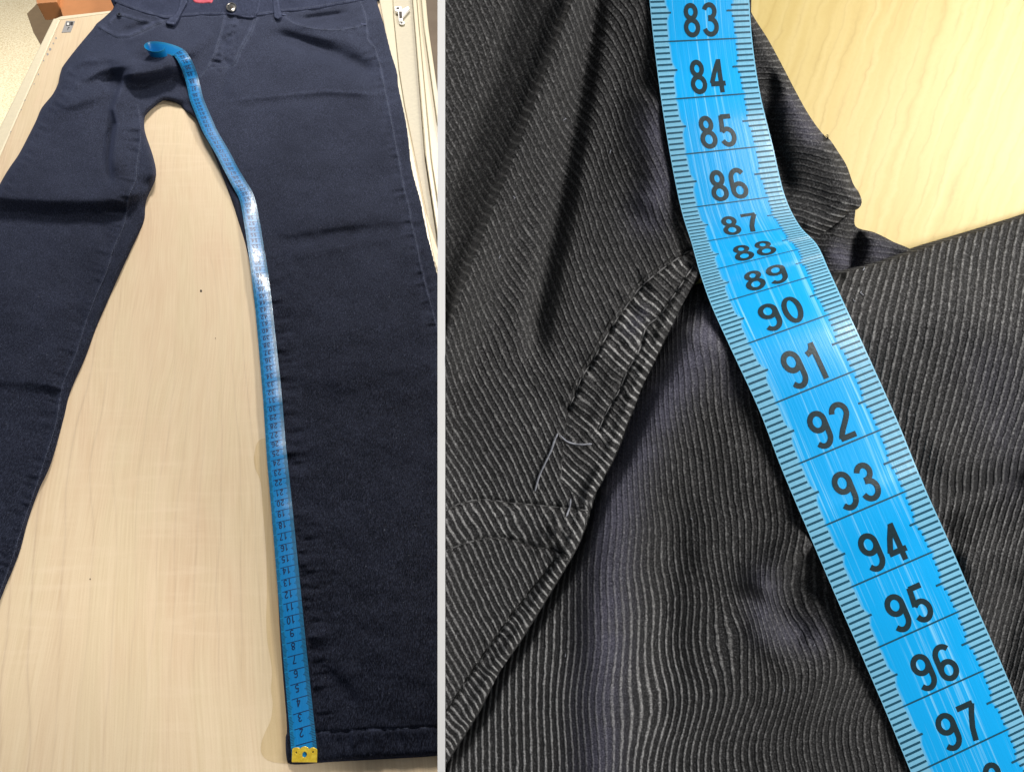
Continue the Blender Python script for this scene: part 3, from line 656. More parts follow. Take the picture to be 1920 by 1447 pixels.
class Tape:
    """surf(s, t, lift) -> points; s in centimetres along, t 0..1 across in reading order (left to right for an upright number)"""
    def __init__(s, surf, par, mp, mt, s0, s1, ns, m_band, lift):
        s.surf = surf; s.par = par; s.mp = mp; s.mt = mt; s.lift = lift
        ss = np.linspace(s0, s1, ns); tt = np.linspace(0, 1, 11)
        A, B = np.meshgrid(ss, tt, indexing='ij'); a = A.ravel(); b = B.ravel()
        V = surf(a, b, 0.0); Vb = surf(a, b, -lift*5)
        n = len(V); Fc = []
        for i in range(ns-1):
            for j in range(10):
                q = i*11+j; Fc.append((q, q+1, q+12, q+11)); Fc.append((n+q, n+q+11, n+q+12, n+q+1))
        ids = []; m0 = 2*n
        for j in (0, 10):
            col_ = [i*11+j for i in range(ns)]; ids += col_+[n+k for k in col_]
            for i in range(ns-1): Fc.append((m0+i, m0+i+1, m0+ns+i+1, m0+ns+i))
            m0 += 2*ns
        for i in (0, ns-1):
            row = [i*11+j for j in range(11)]; ids += row+[n+k for k in row]
            for j in range(10): Fc.append((m0+j, m0+j+1, m0+11+j+1, m0+11+j))
            m0 += 22
        AV = np.vstack([V, Vb]); AV = np.vstack([AV, AV[ids]]); aa = np.r_[a, a]; bb_ = np.r_[b, b]
        mesh_obj('tape_band', AV, Fc, m_band, par, {'s': np.r_[aa, aa[ids]], 't': np.r_[bb_, bb_[ids]]})
    def number(s, N, wid=0.062, height=0.56, pairw=0.335, gap=0.02, tc=0.505, tcm=1.9, s_end=0.045):
        txt = str(N); V = []; Fc = []
        dw = height*0.56/tcm*0.93; gp = 0.10*height/tcm   # digit width as a share of the tape's width
        total = dw*len(txt)+gp*(len(txt)-1); x0 = tc-total/2
        for k, ch in enumerate(txt):
            for stk in DIG[ch]:
                stk = densify(stk); L, R = ribbon(stk, 0.148)
                b = len(V)
                for l_, r_ in zip(L, R):
                    for q in (l_, r_):
                        V.append((N - s_end - height*q[1]*1.0, x0+k*(dw+gp)+q[0]/0.56*dw))
                for i in range(len(L)-1): Fc.append((b+2*i, b+2*i+1, b+2*i+3, b+2*i+2))
        V = np.array(V)
        # number stands with its foot at the line of its centimetre
        P = s.surf(V[:, 0], V[:, 1], s.lift)
        mesh_obj('numeral', P, Fc, s.mp, s.par, smooth=False)
    def bars(s, name, items, mat):
        V = []; Fc = []
        for (sc_, wdt, t0, t1) in items:
            k = max(2, int(abs(t1-t0)/0.08)+1); b = len(V)
            for x in np.linspace(t0, t1, k): V += [(sc_-wdt/2, x), (sc_+wdt/2, x)]
            for i in range(k-1): Fc.append((b+2*i, b+2*i+1, b+2*i+3, b+2*i+2))
        V = np.array(V); o = mesh_obj(name, s.surf(V[:, 0], V[:, 1], s.lift*0.8), Fc, mat, s.par, smooth=False); o['kind'] = 'stuff'

# ---------------------------------------------------------------- left tape
vs_num = {2:1372,3:1345,4:1316,5:1290,6:1262,7:1237,8:1210,9:1187,10:1162,11:1137,12:1114,13:1092,14:1069,15:1048,16:1027,17:1006,18:984,19:963,20:943,21:924,22:905,23:886,24:868,25:850,26:833,27:816,28:799,29:783,30:767,31:751,32:736,33:721,34:706,35:691,36:676,37:662,38:648,39:634,40:621,41:608,42:595,43:581,44:568,45:556,46:543,47:530,48:517,49:505,50:494,51:484,52:474,53:463,54:452,55:441.5,56:431,57:420,58:409.5,59:398,60:385.5,61:374,62:364,63:356,64:349.5,65:343,66:334,67:326,68:318,69:309.5,70:301,71:293,72:285,73:276.5,74:268.5,75:260.5,76:252.5,77:245,78:237,79:229.5,80:222,81:214.5,82:206.5,83:201,84:195.5,85:189,86:182,87:168,88:153,89:140,90:126.5,91:116,92:107}
sN = np.array([1.68]+[k-0.32 for k in list(vs_num)[1:]]); vN = np.array(list(vs_num.values()), float)
cv = np.array([1400, 1220, 1186, 1070, 954, 838, 780, 728, 612, 554, 496, 438, 392, 375, 362, 340, 315, 290, 247, 205, 185, 160, 140, 120, 107.])
cu_ = np.array([569.7, 552.3, 549.2, 539, 528.5, 517.5, 513.4, 509.5, 498.2, 492.3, 484.6, 476, 468, 464.5, 459, 446, 432, 419.5, 394, 376, 368, 363, 357.5, 350, 341.])
def smooth1(x, k=5):
    y = np.pad(x, k, mode='edge'); return np.convolve(y, np.ones(2*k+1)/(2*k+1), 'valid')
S_end = 99.2
sg = np.linspace(0.0, 91.6, 460)
vv = np.interp(sg, np.r_[0.0, 1.0, sN], np.r_[1421, 1394, vN]); vv = smooth1(vv, 4)
vv[:6] = np.interp(sg[:6], [0, 1], [1421, 1394]); 
uu = np.interp(vv, cv[::-1], cu_[::-1]); uu = np.where(vv > 1400, 569.7+(vv-1400)*0.09, uu); uu = smooth1(uu, 5)
cc = np.c_[uu, vv]
hs = np.max([HL(cc+np.array([dx, 0])) for dx in (-20, -12, -6, 0, 6, 12, 20)], axis=0)+0.0016
for _ in range(3): hs = np.maximum(hs, smooth1(hs, 6)); 
hs = smooth1(hs, 3)+0.0004
# bend the tape a little where it rides over folds, so it catches the lamp
Pc = atL(cc, hs)
tg = np.gradient(Pc, axis=0); tg /= np.linalg.norm(tg, axis=1)[:, None]
wd = np.cross(tg, np.array([0, 0, 1.])); wd /= np.linalg.norm(wd, axis=1)[:, None]      # to the right of travel (seen from above)
HWID = 0.00885
sl = np.interp(sg, [0, 44, 49, 57, 62, 68, 84, 92], [0.0, 0.0, -0.25, -0.25, -0.02, -0.30, 0.0, 0.0]); wd = wd + np.c_[0*sl, 0*sl, sl]
# curled end
zt = float(hs[-1])
curl = [((341.5, 106.5), zt, (1, 0.35, 0.0)), ((337, 100.5), zt+.001, (0.9, 0.5, 0.1)), ((326, 96.0), zt+.0015, (0.55, 0.9, 0.35)), ((312, 92.5), zt+.003, (0.2, 0.9, 0.55)), ((297, 91.0), zt+.004, (0.0, 0.7, 0.85)),
        ((284, 91.5), zt+.004, (-.2, 0.3, 1)), ((278, 95), zt+.0035, (-.2, 0.1, 1)), ((277.5, 99.5), zt+.003, (-.15, -.1, 1)), ((283, 103.5), zt+.003, (0, -.25, 1)),
        ((293, 106), zt+.003, (0, -.3, 1)), ((304, 106.5), zt+.003, (0, -.2, 1)), ((312, 104), zt+.003, (0, 0, 1)), ((313, 100), zt+.003, (0, 0.1, 1))]
cpx = np.array([c[0] for c in curl]); cz = np.array([c[1] for c in curl]); cw_ = np.array([c[2] for c in curl], float)
cP = atL(cpx, cz); cw_ /= np.linalg.norm(cw_, axis=1)[:, None]
# travel direction turns left; width vector given explicitly (towards t=1 edge), scaled
seg = np.r_[0, np.cumsum(np.linalg.norm(np.diff(cP, axis=0), axis=1))]*100
comb = smooth_line(np.c_[cP*1000, cw_*100], 1.5)
cP2 = comb[:, :3]/1000; cw2 = comb[:, 3:]/100
seg2 = np.r_[0, np.cumsum(np.linalg.norm(np.diff(cP2, axis=0), axis=1))]*100
sAll = np.r_[sg, sg[-1]+0.25+seg2]; PAll = np.vstack([Pc, cP2]); WAll = np.vstack([wd, cw2])
sAll_end = sAll[-1]
for _ in range(2):
    for k in range(3): WAll[:, k] = smooth1(WAll[:, k], 2)
for k in range(3): PAll[430:, k] = smooth1(PAll[:, k], 2)[430:]
WN = WAll/np.linalg.norm(WAll, axis=1)[:, None]
def surfL(s, t, lift):
    s = np.asarray(s, float); t = np.asarray(t, float)
    P = np.stack([np.interp(s, sAll, PAll[:, k]) for k in range(3)], 1); W = np.stack([np.interp(s, sAll, WN[:, k]) for k in range(3)], 1)
    ds = 0.25
    Q = np.stack([np.interp(s+ds, sAll, PAll[:, k])-np.interp(s-ds, sAll, PAll[:, k]) for k in range(3)], 1)
    N = np.cross(W, Q); N /= np.linalg.norm(N, axis=1)[:, None]+1e-12
    # W points to the viewer's right when travelling up; an upright number reads the other way
    x = (0.5-t)*2*HWID
    crown = 0.0007*(1-((t-0.5)*2)**2)
    return P + W*x[:, None] + N*(lift+crown)[:, None] if np.ndim(lift) else P + W*x[:, None] + N*(crown+lift)[:, None]
tl = thing('tape_measure', 'blue tape measure with a brass tip, laid up the inner leg of the navy trousers', 'tape measure', tuple(Pc[0]))
TLp = Tape(surfL, tl, M_printL, M_printL, 0.0, sAll_end, 760, M_tapeL, 0.00010)
for N in range(2, 94): TLp.number(N, tcm=1.77, tc=0.53 if N < 90 else .5)
TLp.bars('centimetre_line', [(n, 0.055, 0.0, 0.80) for n in range(1, 94)], M_printL)
tk = []
for n in range(0, 93):
    for q in range(1, 10):
        l_ = 0.15+(0.035 if q in (4, 6) else 0)+(0.09 if q == 5 else 0)
        tk.append((n+q/10, 0.036, 0.0, l_)); tk.append((n+q/10, 0.028, 1-l_*0.9, 1.0))
TLp.bars('tick_marks', tk, M_printL)
# brass end clip, with three lobes and holes
def clip():
    fu = lambda x, y: (548+46.7*x + (1-y)*(-1.2)+0*x, 1427.5-28.5*y + 0.5*x)
    pts = [(0.0, 0.0), (0.0, .72)]
    for cx in (0.165, 0.5, 0.835):
        rr = 0.165 if cx != .5 else 0.17
        hgt = .80 if cx != .5 else .86
        pts += [(cx-rr*math.cos(a), hgt+0.16*math.sin(a)) for a in np.linspace(0.15, math.pi-0.15, 9)]
    pts += [(1.0, .72), (1.0, 0.0)]
    holes = [(0.5, .50, .10, .19, 14), (.165, .62, .035, .07, 10), (.835, .68, .035, .07, 10)]
    bm = bmesh.new(); zt_ = float(np.max(hs[:8]))+0.0018
    P3 = lambda q: Vector(atL([fu(*q)], zt_)[0]) - Vector(tl.location)
    loops = [pts] + [[(cx+rx*math.cos(a), cy+ry*math.sin(a)) for a in np.linspace(0, 2*math.pi, n+1)[:-1]] for cx, cy, rx, ry, n in holes]
    ed = []
    for lp_ in loops:
        vs_ = [bm.verts.new(P3(q)) for q in lp_]
        for i in range(len(vs_)): ed.append(bm.edges.new((vs_[i], vs_[(i+1) % len(vs_)])))
    bmesh.ops.triangle_fill(bm, edges=ed, use_beauty=True)
    bmesh.ops.recalc_face_normals(bm, faces=bm.faces)
    r = bmesh.ops.extrude_face_region(bm, geom=list(bm.faces))
    for v_ in [g for g in r['geom'] if isinstance(g, bmesh.types.BMVert)]: v_.co.z -= 0.0022
    bmesh.ops.recalc_face_normals(bm, faces=bm.faces)
    me = bpy.data.meshes.new('brass_tip'); bm.to_mesh(me); bm.free(); me.materials.append(M_brass)
    o = bpy.data.objects.new('brass_tip', me); COL.objects.link(o); o.parent = tl
    md = o.modifiers.new('bevel', 'BEVEL'); md.width = 0.0004; md.segments = 2; md.angle_limit = 0.7
clip()

# ================================================================ RIGHT: board
bd = thing('wooden_board', 'yellow maple tabletop under the charcoal ribbed trousers, seen at the upper right', 'table', tuple(OR - NR*0.002))
# oriented so its own X and Y lie in its surface
Mx = Matrix(((E1[0], E2[0], NR[0]), (E1[1], E2[1], NR[1]), (E1[2], E2[2], NR[2]))).to_4x4()
bb = atR([(826, -190), (2700, -190), (2700, 1680), (826, 1680)], -0.0005)
rel = (bb - np.array(bd.location)); loc2 = np.c_[rel@E1, rel@E2, rel@NR]
V, Fc = box_pts(loc2, (0, 0, 0.012)); me = bpy.data.meshes.new('tabletop'); me.from_pydata(V.tolist(), [], Fc); me.materials.append(M_yell)
o = bpy.data.objects.new('tabletop', me); COL.objects.link(o); o.parent = bd
bm = bmesh.new(); bm.from_mesh(me); bmesh.ops.recalc_face_normals(bm, faces=bm.faces); bm.to_mesh(me); bm.free()
bd.rotation_euler = Mx.to_euler()
wq = [(820.4, -185), (834.8, -185), (834.8, 1675), (820.4, 1675)]
WV = np.vstack([atR(wq, 0.058), atR(wq, -0.012)])
dv = mesh_obj('divider_strip', WV, [(0, 3, 2, 1), (4, 5, 6, 7), (0, 1, 5, 4), (1, 2, 6, 5), (2, 3, 7, 6), (3, 0, 4, 7)], M_white, smooth=False)
bm = bmesh.new(); bm.from_mesh(dv.data); bmesh.ops.recalc_face_normals(bm, faces=bm.faces); bm.to_mesh(dv.data); bm.free()
dv['label'] = 'white upright strip standing between the full-length trousers and the close-up trousers'; dv['category'] = 'divider'

# ================================================================ RIGHT: ribbed trousers
px = DEP/F
EDGE = [(1345, 478), (1328, 505), (1296, 543), (1264, 601), (1240, 655), (1206, 722), (1180, 792), (1152, 862), (1120, 921), (1107, 965), (1092, 1008), (1070, 1050), (1021, 1131), (976.5, 1202.5), (936, 1260.6), (900.5, 1332), (847, 1417), (832, 1440)]
ST1 = [(1330, 448), (1301, 468), (1287, 474), (1252, 497), (1206, 533.5), (1180, 565.5), (1154, 603), (1130.6, 641), (1110, 678.7), (1090, 707.7), (1078, 739.6), (1065, 768)]
ST2 = [(1300, 500), (1262, 556), (1238, 591.6), (1212, 612), (1200, 652.5), (1177, 693), (1159.6, 734), (1142, 763), (1122, 806)]
HS1 = [(825, 962), (835.6, 956.5), (864.7, 943), (909, 936), (963, 943), (1012, 946.7), (1057, 952), (1104, 957)]
HS2 = [(825, 1036), (835, 1032.6), (869, 1019), (909, 1008), (949.7, 1008), (999, 1023.6), (1052.5, 1032.6)]
EB = [(1040, 1050), (1005, 1095), (960, 1150), (925, 1200), (880, 1265), (845, 1320), (825, 1350)]
def baseR(u, v): return 0.030*sstep(330, 700, v+0.12*(u-1300)) 
def HA(P):
    P = np.atleast_2d(P); u, v = P[:, 0], P[:, 1]; R = lambda *a, **k: ridge(P, *a, **k)
    z = 0.016+baseR(u, v)
    z += R([(1130, -160), (1095, -60), (1052, 60), (985, 240), (925, 390), (868, 540), (815, 700)], 0.0175, 9, 44, fade=0.0)*1.0
    z -= R([(1130, -160), (1120, -60), (1108, 60), (1085, 200), (1062, 330), (1035, 470), (1010, 600), (1000, 700)], 0.0120, 24, 22, fade=0.12)
    z -= R([(1010, -160), (985, -60), (960, 60), (925, 190), (880, 320), (845, 430)], 0.0080, 24, 30, fade=0.1)
    z += R([(1235, 150), (1225, 260), (1235, 340), (1200, 420)], 0.0100, 40, 44)
    z -= R([(1170, 20), (1160, 160), (1110, 380)], 0.0028, 36, 30)
    z += R([(870, 700), (930, 800), (1000, 860)], 0.0024, 60, 60)
    z += 0.0014*vnoise(u/120+5, v/140)+0.0005*vnoise(u/36, v/44)
    d, s, par, L, _ = pdist(P, EDGE)
    nb = 1+0.25*vnoise(par/22, par*0)
    # rolled seam band along the cut edge
    z += 0.0042*np.exp(-((d-14)/11)**2)*(1+0.35*vnoise(par/14, d/20))
    d1, s1, p1, L1, _ = pdist(P, ST1); z -= 0.0030*np.exp(-(d1/4.5)**2)*(1+0.4*vnoise(p1/9, p1*0))
    d2, s2, p2, L2, _ = pdist(P, ST2); z -= 0.0026*np.exp(-(d2/4.5)**2)*(1+0.4*vnoise(p2/9, p2*0))
    inb = np.exp(-(d1/34)**2); z += 0.0022*inb*vnoise(p1/17+7, d1/60) + 0.0024*np.exp(-((d-48)/24)**4)*sstep(490, 560, v)*sstep(900, 800, v)
    z += 0.0045*np.exp(-(((u-1050)/34)**2+((v-1000)/44)**2))*(1+0.5*vnoise(u/9, v/9))
    for H_, a in ((HS1, 0.0030), (HS2, 0.0030), (EB, 0.0022)):
        dh, sh, ph_, Lh, _ = pdist(P, H_); z -= a*np.exp(-(dh/4.2)**2)*(1+0.4*vnoise(ph_/9, ph_*0)); z += 0.0012*np.exp(-((dh-10)/9)**2)*vnoise(ph_/13, dh/50)
    z += 0.0022*np.exp(-(((v-980)/36)**2))*sstep(1110, 1060, u)
    z -= 0.004*sstep(1090, 1040, v)*0
    # falls off at the edge itself
    roll = np.sqrt(np.clip(1-(1-np.clip(d/13, 0, 1))**2, 0, 1))
    z -= (1-roll)*0.009
    # plunges a little under the tape towards the crotch hollow
    z -= 0.008*np.exp(-(((u-1320)/40)**2+((v-440)/60)**2))
    return z
def HE(P):
    P = np.atleast_2d(P); u, v = P[:, 0], P[:, 1]; R = lambda *a, **k: ridge(P, *a, **k)
    z = 0.013+baseR(u, v)+0.010*sstep(1180, 1560, u)*sstep(420, 640, v)
    d, s, par, L, _ = pdist(P, EDGE)
    z -= 0.0125*np.exp(-(d/(26-13*sstep(820, 1000, v)))**2)
    z += R([(1335, 600), (1270, 700), (1205, 800), (1165, 900), (1145, 1000), (1130, 1150), (1125, 1330), (1120, 1640)], 0.0100, 52, 62, fade=0.05)
    z -= R([(1110, 1000), (1065, 1120), (1040, 1250)], 0.0018, 30, 40)
    z -= R([(1275, 900), (1262, 1020), (1250, 1200), (1240, 1400)], 0.0052, 40, 44)
    z += R([(1540, 1005), (1480, 1045), (1435, 1085), (1425, 1130)], 0.0095, 44, 13)
    z -= R([(1570, 1080), (1500, 1105), (1468, 1150), (1520, 1210)], 0.0060, 26, 34)
    z += R([(1400, 1160), (1440, 1210), (1500, 1265)], 0.0034, 22, 30)
    z += R([(1340, 820), (1420, 900), (1500, 960)], 0.0022, 40, 40)
    z += R([(1300, 1300), (1420, 1270), (1560, 1330)], 0.0018, 50, 50)
    z += R([(1000, 1330), (1180, 1290), (1340, 1340)], 0.0016, 34, 34)
    # right-hand part
    dt, *_ = pdist(P, FTOP)
    z += 0.010*np.sqrt(np.clip(1-(1-np.clip(dt/120, 0, 1))**2, 0, 1))*sstep(1400, 1650, u) - 0.010*sstep(1400, 1650, u)
    z -= R([(1720, 985), (1790, 935), (1860, 915), (1930, 895), (2000, 880)], 0.0200, 52, 30, fade=0.15)
    z += R([(1720, 880), (1800, 850), (1900, 800), (2000, 760)], 0.0040, 50, 60)
    z += R([(1780, 1060), (1850, 1040), (1990, 1010)], 0.0070, 60, 30)
    z -= R([(1860, 1300), (1900, 1150), (1940, 1080)], 0.0060, 40, 40)
    z += 0.0013*vnoise(u/110+9, v/130)+0.0005*vnoise(u/40, v/50)
    dd, *_ = pdist(P, ETOP); z -= 0.008*np.exp(-(dd/12)**2)
    return z
FTOP = [(1500, 520), (1558, 519), (1570, 516), (1596, 508), (1630.6, 499), (1703, 476), (1761, 455.5), (1848, 429), (1920, 406), (2030, 368), (2140, 345), (2250, 340)]
ETOP = [(1327, 560), (1340, 530), (1380, 515), (1440, 515), (1500, 520), (1570, 516)]
# --- rib direction fields
def rub_and_light_of(P, spots):
    r = np.zeros(len(P))
    for ln, wd_, a in spots:
        d, *_ = pdist(P, ln); r = np.maximum(r, a*np.exp(-(d/wd_)**2))
    return np.clip(r*(1+0.25*vnoise(P[:, 0]/25, P[:, 1]/25)), 0, 1)
def FA(P, z):
    u, v = P[:, 0], P[:, 1]
    W = -420*(z-0.016-baseR(u, v)) + 7*vnoise(u/170, v/190) + 1.4*vnoise(u/30, v/34)
    W = W - 16*np.exp(-((u-(1040-(v-450)*0.35))/55)**2)*sstep(700, 560, v)
    phi = (0.895*u-0.445*v+W)/12.4; al = 0.445*u+0.895*v
    wear_and_light = np.zeros(len(P))+0.12+0.45*sstep(550, 1000, v)
    d, s, par, L, _ = pdist(P, EDGE); d1, s1, p1, L1, _ = pdist(P, ST1); dh1, sh1, *_ = pdist(P, HS1); dh2, sh2, *_ = pdist(P, HS2); de, se, *_ = pdist(P, EB)
    band = (s1 < 0) & (v < 960) & (d < 75) & (v < 800+0.0*u)
    band = inside(P, BANDP)
    phi = np.where(band, (0.70*u-0.72*v+3*vnoise(u/30, v/30))/13.6+0.37, phi); al = np.where(band, 0.72*u+0.70*v, al)
    yoke = inside(P, YOKEP); phi = np.where(yoke, (0.87*u-0.5*v+3*vnoise(u/30, v/30))/14.2+.2, phi)
    eb = inside(P, EBP); phi = np.where(eb, (0.80*u-0.60*v+4*vnoise(u/24, v/24))/12.0+.6, phi)
    wear_and_light += 0.60*np.exp(-((d-10)/11)**2)*sstep(540, 700, v) + 0.75*band*np.clip(1.5*vnoise(par/26+3, d/60)+0.1, 0, 1) + 0.35*eb + 0.15*yoke
    rub_and_light = rub_and_light_of(P, [([(1225, 235), (1250, 330), (1215, 400)], 36, .75), ([(1180, 620), (1205, 585)], 12, .5)])
    return {'phi': phi, 'along': al, 'wear_and_light': np.clip(wear_and_light, 0, 1), 'rub_and_light': rub_and_light}
BANDP = ST1 + [(1060, 800), (1050, 900), (1100, 950), (1120, 921), (1152, 862), (1180, 792), (1206, 722), (1240, 655), (1264, 601), (1296, 543), (1345, 478)]
YOKEP = HS1 + [(1092, 1008), (1070, 1050)] + HS2[::-1]
EBP = EB + [(832, 1440), (847, 1417), (900.5, 1332), (936, 1260), (976, 1202), (1021, 1131), (1070, 1050)]
def FE(P, z):
    u, v = P[:, 0], P[:, 1]
    zl = z-baseR(u, v)
    right = sstep(1440, 1560, u-0.42*(v-560))
    D = 62*sstep(1150, 740, v)*sstep(1120, 1300, u) + (9*np.sin((v-1180)/58+u/420)+7*np.sin(v/33+u/150))*sstep(930, 1120, v)*sstep(1100, 1250, u)
    D = D + 34*np.exp(-((u-1475)/62)**2-((v-1110)/75)**2) - 26*np.exp(-((u-1400)/46)**2-((v-1190)/60)**2) + 12*vnoise(u/160, v/120)
    phl = (u+D+500*zl)/13.4
    Wr = 0.17*(v-700)+ 0.00055*np.clip(v-640, 0, 900)*np.clip(u-1640, 0, 400) + 700*(zl)*0.6 + 7*vnoise(u/200, v/150)
    phr = (u+Wr)/15.6
    phi = np.where(u-0.44*(v-560) > 1468, phr, phl)
    wear_and_light = 0.18+0.62*sstep(930, 1300, v)*sstep(1520, 1150, u)+0.1*right
    rub_and_light = rub_and_light_of(P, [([(1335, 610), (1270, 710), (1205, 800), (1165, 900), (1140, 1010), (1130, 1150), (1120, 1330), (1115, 1540)], 46, 1.0), ([(1335, 600), (1385, 700)], 50, .5), ([(1430, 1090), (1440, 1180), (1520, 1190)], 34, .6), ([(1860, 700), (1920, 900)], 60, .25)])  # pale spots: rubbed cloth, with the light on fold crests painted in
    return {'phi': phi, 'along': v, 'wear_and_light': np.clip(wear_and_light, 0, 1), 'rub_and_light': rub_and_light}
rt = thing('ribbed_trousers', 'charcoal ribbed cotton trousers in close-up, bunched at the crotch seam', 'trousers', tuple(atR([(1300, 800)])[0]))
EP = [(835.2, 1630), (835.2, 1370), (960, 1130), (1060, 960), (1150, 760), (1240, 600), (1300, 540)] + [(1340, 528), (1380, 515), (1440, 515)] + FTOP + [(2270, 1000), (2250, 1630)]
cloth('leg_panel', EP, atR, HE, 2.4, M_cord, rt, FE)
EDS = smooth_line(EDGE, 6)
AP = [(835.2, -150), (1412, -150), (1408, 40), (1420, 200), (1440, 330), (1420, 420), (1370, 466)] + [tuple(q) for q in EDS if q[0] > 836] + [(835.2, 1436)]
cloth('seat_panel', AP, atR, HA, 2.4, M_cord, rt, FA)
# flap of cloth to the right of the tape
GP = [(1395, -10), (1411, 28), (1440, 74), (1465, 120), (1490, 168), (1512, 208), (1532, 238), (1549, 258), (1556, 262), (1575, 290), (1588, 312), (1600, 345), (1611, 362), (1616, 379), (1610, 391), (1592, 400), (1565, 424), (1540, 440), (1515, 452), (1490, 452), (1440, 400), (1400, 200)]
GPS = smooth_line(GP+[GP[0]], 5)[:-1]
def HG(P):
    P = np.atleast_2d(P); u, v = P[:, 0], P[:, 1]; d, *_ = pdist(P, GPS, closed=True)
    z = 0.016+0.006*sstep(150, 380, v)+0.0016*vnoise(u/50, v/28)
    z += ridge(P, [(1455, 170), (1500, 240), (1560, 330), (1600, 372)], 0.006, 40, 50)
    z -= ridge(P, [(1440, 110), (1440, 250), (1480, 380)], 0.008, 40, 22)
    z += ridge(P, [(1500, 430), (1560, 405), (1600, 382)], 0.003, 10, 12)
    return z*np.sqrt(np.clip(1-(1-np.clip(d/22, 0, 1))**2, 0.02, 1))+0.0005
def FG(P, z):
    u, v = P[:, 0], P[:, 1]; d, *_ = pdist(P, GPS, closed=True)
    phi = (v*0.97-0.10*(u-1500)+0.0012*(u-1500)**2*-0.4+5*vnoise(u/60, v/50)-500*z*0.3)/11.5
    ang = sstep(330, 440, v); phi = phi+ang*(-(u-1500))*0.02
    return {'phi': phi, 'along': u, 'wear_and_light': np.clip(0.25*np.exp(-(d/18)**2)+0.45*sstep(330, 420, v)*(0.5+0.5*vnoise(u/16, v/16)), 0, 1), 'rub_and_light': rub_and_light_of(P, [([(1480, 200), (1520, 250)], 26, .6)])}
HPp = [(1470, 420), (1545, 430), (1600, 388), (1604, 424), (1640, 436), (1672, 452), (1715, 478), (1650, 520), (1560, 545), (1480, 520)]
HPS = smooth_line(HPp+[HPp[0]], 5)[:-1]
def HHf(P):
    P = np.atleast_2d(P); u, v = P[:, 0], P[:, 1]; d, *_ = pdist(P, HPS, closed=True)
    z = 0.009+0.004*vnoise(u/40, v/30)-ridge(P, [(1604, 400), (1606, 460), (1590, 520)], 0.007, 12, 12, fade=0)
    return np.clip(z, 0.001, None)*np.sqrt(np.clip(1-(1-np.clip(d/16, 0, 1))**2, 0.02, 1))+0.0004
def FH(P, z):
    u, v = P[:, 0], P[:, 1]; return {'phi': (v-0.12*u+3*vnoise(u/30, v/30))/11.0, 'along': u, 'wear_and_light': 0.05+0*u, 'rub_and_light': rub_and_light_of(P, [([(1570, 480), (1590, 490)], 24, .7), ([(1640, 470)]*2+[(1660, 480)], 30, .5)])}
cloth('under_fold', HPS, atR, HHf, 2.4, M_cord, rt, FH)
cloth('pocket_flap', GPS, atR, HG, 2.4, M_cord, rt, FG)
# sewing thread
stitches('stitching', ST1, atR, HA, M_cthread, rt, 33, 22, 3.0, lift=0.0006, thick=0.0010, jitter=0.3)
stitches('stitching', ST2, atR, HA, M_cthread, rt, 30, 21, 3.4, lift=0.0006, thick=0.0010, jitter=0.3)
stitches('stitching', HS1, atR, HA, M_cthread, rt, 27, 17, 2.6, lift=0.0004, thick=0.0008)
stitches('stitching', HS2[:4], atR, HA, M_cthread, rt, 27, 17, 2.6, lift=0.0004, thick=0.0008)
stitches('stitching', EB, atR, HA, M_cthread_d, rt, 30, 22, 3.0, lift=0.0004, thick=0.0008)
stitches('stitching', [(x-7, y-4) for x, y in ST1], atR, HA, M_cthread_d, rt, 33, 26, 2.6, lift=0.0004, thick=0.0005)
def strand(name, pts, r, mat, par, hf, lift, label=None, at=atR):
    ln = smooth_line(pts, 4); z = hf(ln)+lift; C = at(ln, z); V = []; Fc = []
    n = np.gradient(C, axis=0); n /= np.linalg.norm(n, axis=1)[:, None]
    nrm = NR if at is atR else np.array([0, 0, 1.])
    s_ = np.cross(n, nrm); s_ /= np.linalg.norm(s_, axis=1)[:, None]; k = 6
    for i in range(len(C)):
        rr = r*(0.75+0.5*random.random())*(0.4 if i in (0, len(C)-1) else 1)
        for j in range(k):
            a = 2*math.pi*j/k; V.append(C[i]+s_[i]*rr*math.cos(a)+nrm*rr*math.sin(a))
    for i in range(len(C)-1):
        for j in range(k): Fc.append((i*k+j, i*k+(j+1) % k, (i+1)*k+(j+1) % k, (i+1)*k+j))
    return mesh_obj(name, V, Fc, mat, par, label=label)
th = thing('loose_thread', 'short pale loose thread lying across the crotch seam of the charcoal trousers', 'thread', tuple(atR([(1060, 830)], 0.06)[0]))
strand('strand', [(1003, 921), (1010, 895), (1022, 868), (1033, 845), (1039, 827), (1046, 812)], 0.00055, M_lint, th, HA, 0.0012)
strand('strand', [(1050, 816), (1064, 828), (1085, 833), (1110, 832)], 0.00055, M_lint, th, HA, 0.0014)
strand('strand', [(1062, 968), (1068, 950), (1070, 935)], 0.0006, M_lint, th, HA, 0.0014)
# frayed tuft at the flap's edge
tf = []
for i in range(9):
    a = (1547+random.uniform(-3, 4), 262+random.uniform(-3, 4)); strand('frayed_fibre', [a, (a[0]+random.uniform(0, 5), a[1]-random.uniform(2, 6)), (a[0]+random.uniform(-2, 8), a[1]-random.uniform(5, 10))], 0.0003, M_cthread_d, rt, HG, 0.001)
# specks of lint on the ribs
for (u, v) in [(1058, 220), (1146, 281), (1616, 546), (1060, 1225), (1528, 1205), (1620, 500), (1600, 560), (1295, 970), (1470, 1290), (1030, 1140), (962, 368), (940, 478)]:
    hf = HE if u > 1250 or v > 1080 else HA
    strand('lint', [(u, v), (u+random.uniform(-4, 4), v+random.uniform(2, 5)), (u+random.uniform(-5, 5), v+random.uniform(4, 8))], 0.00035, M_lint, rt, hf, 0.0006)

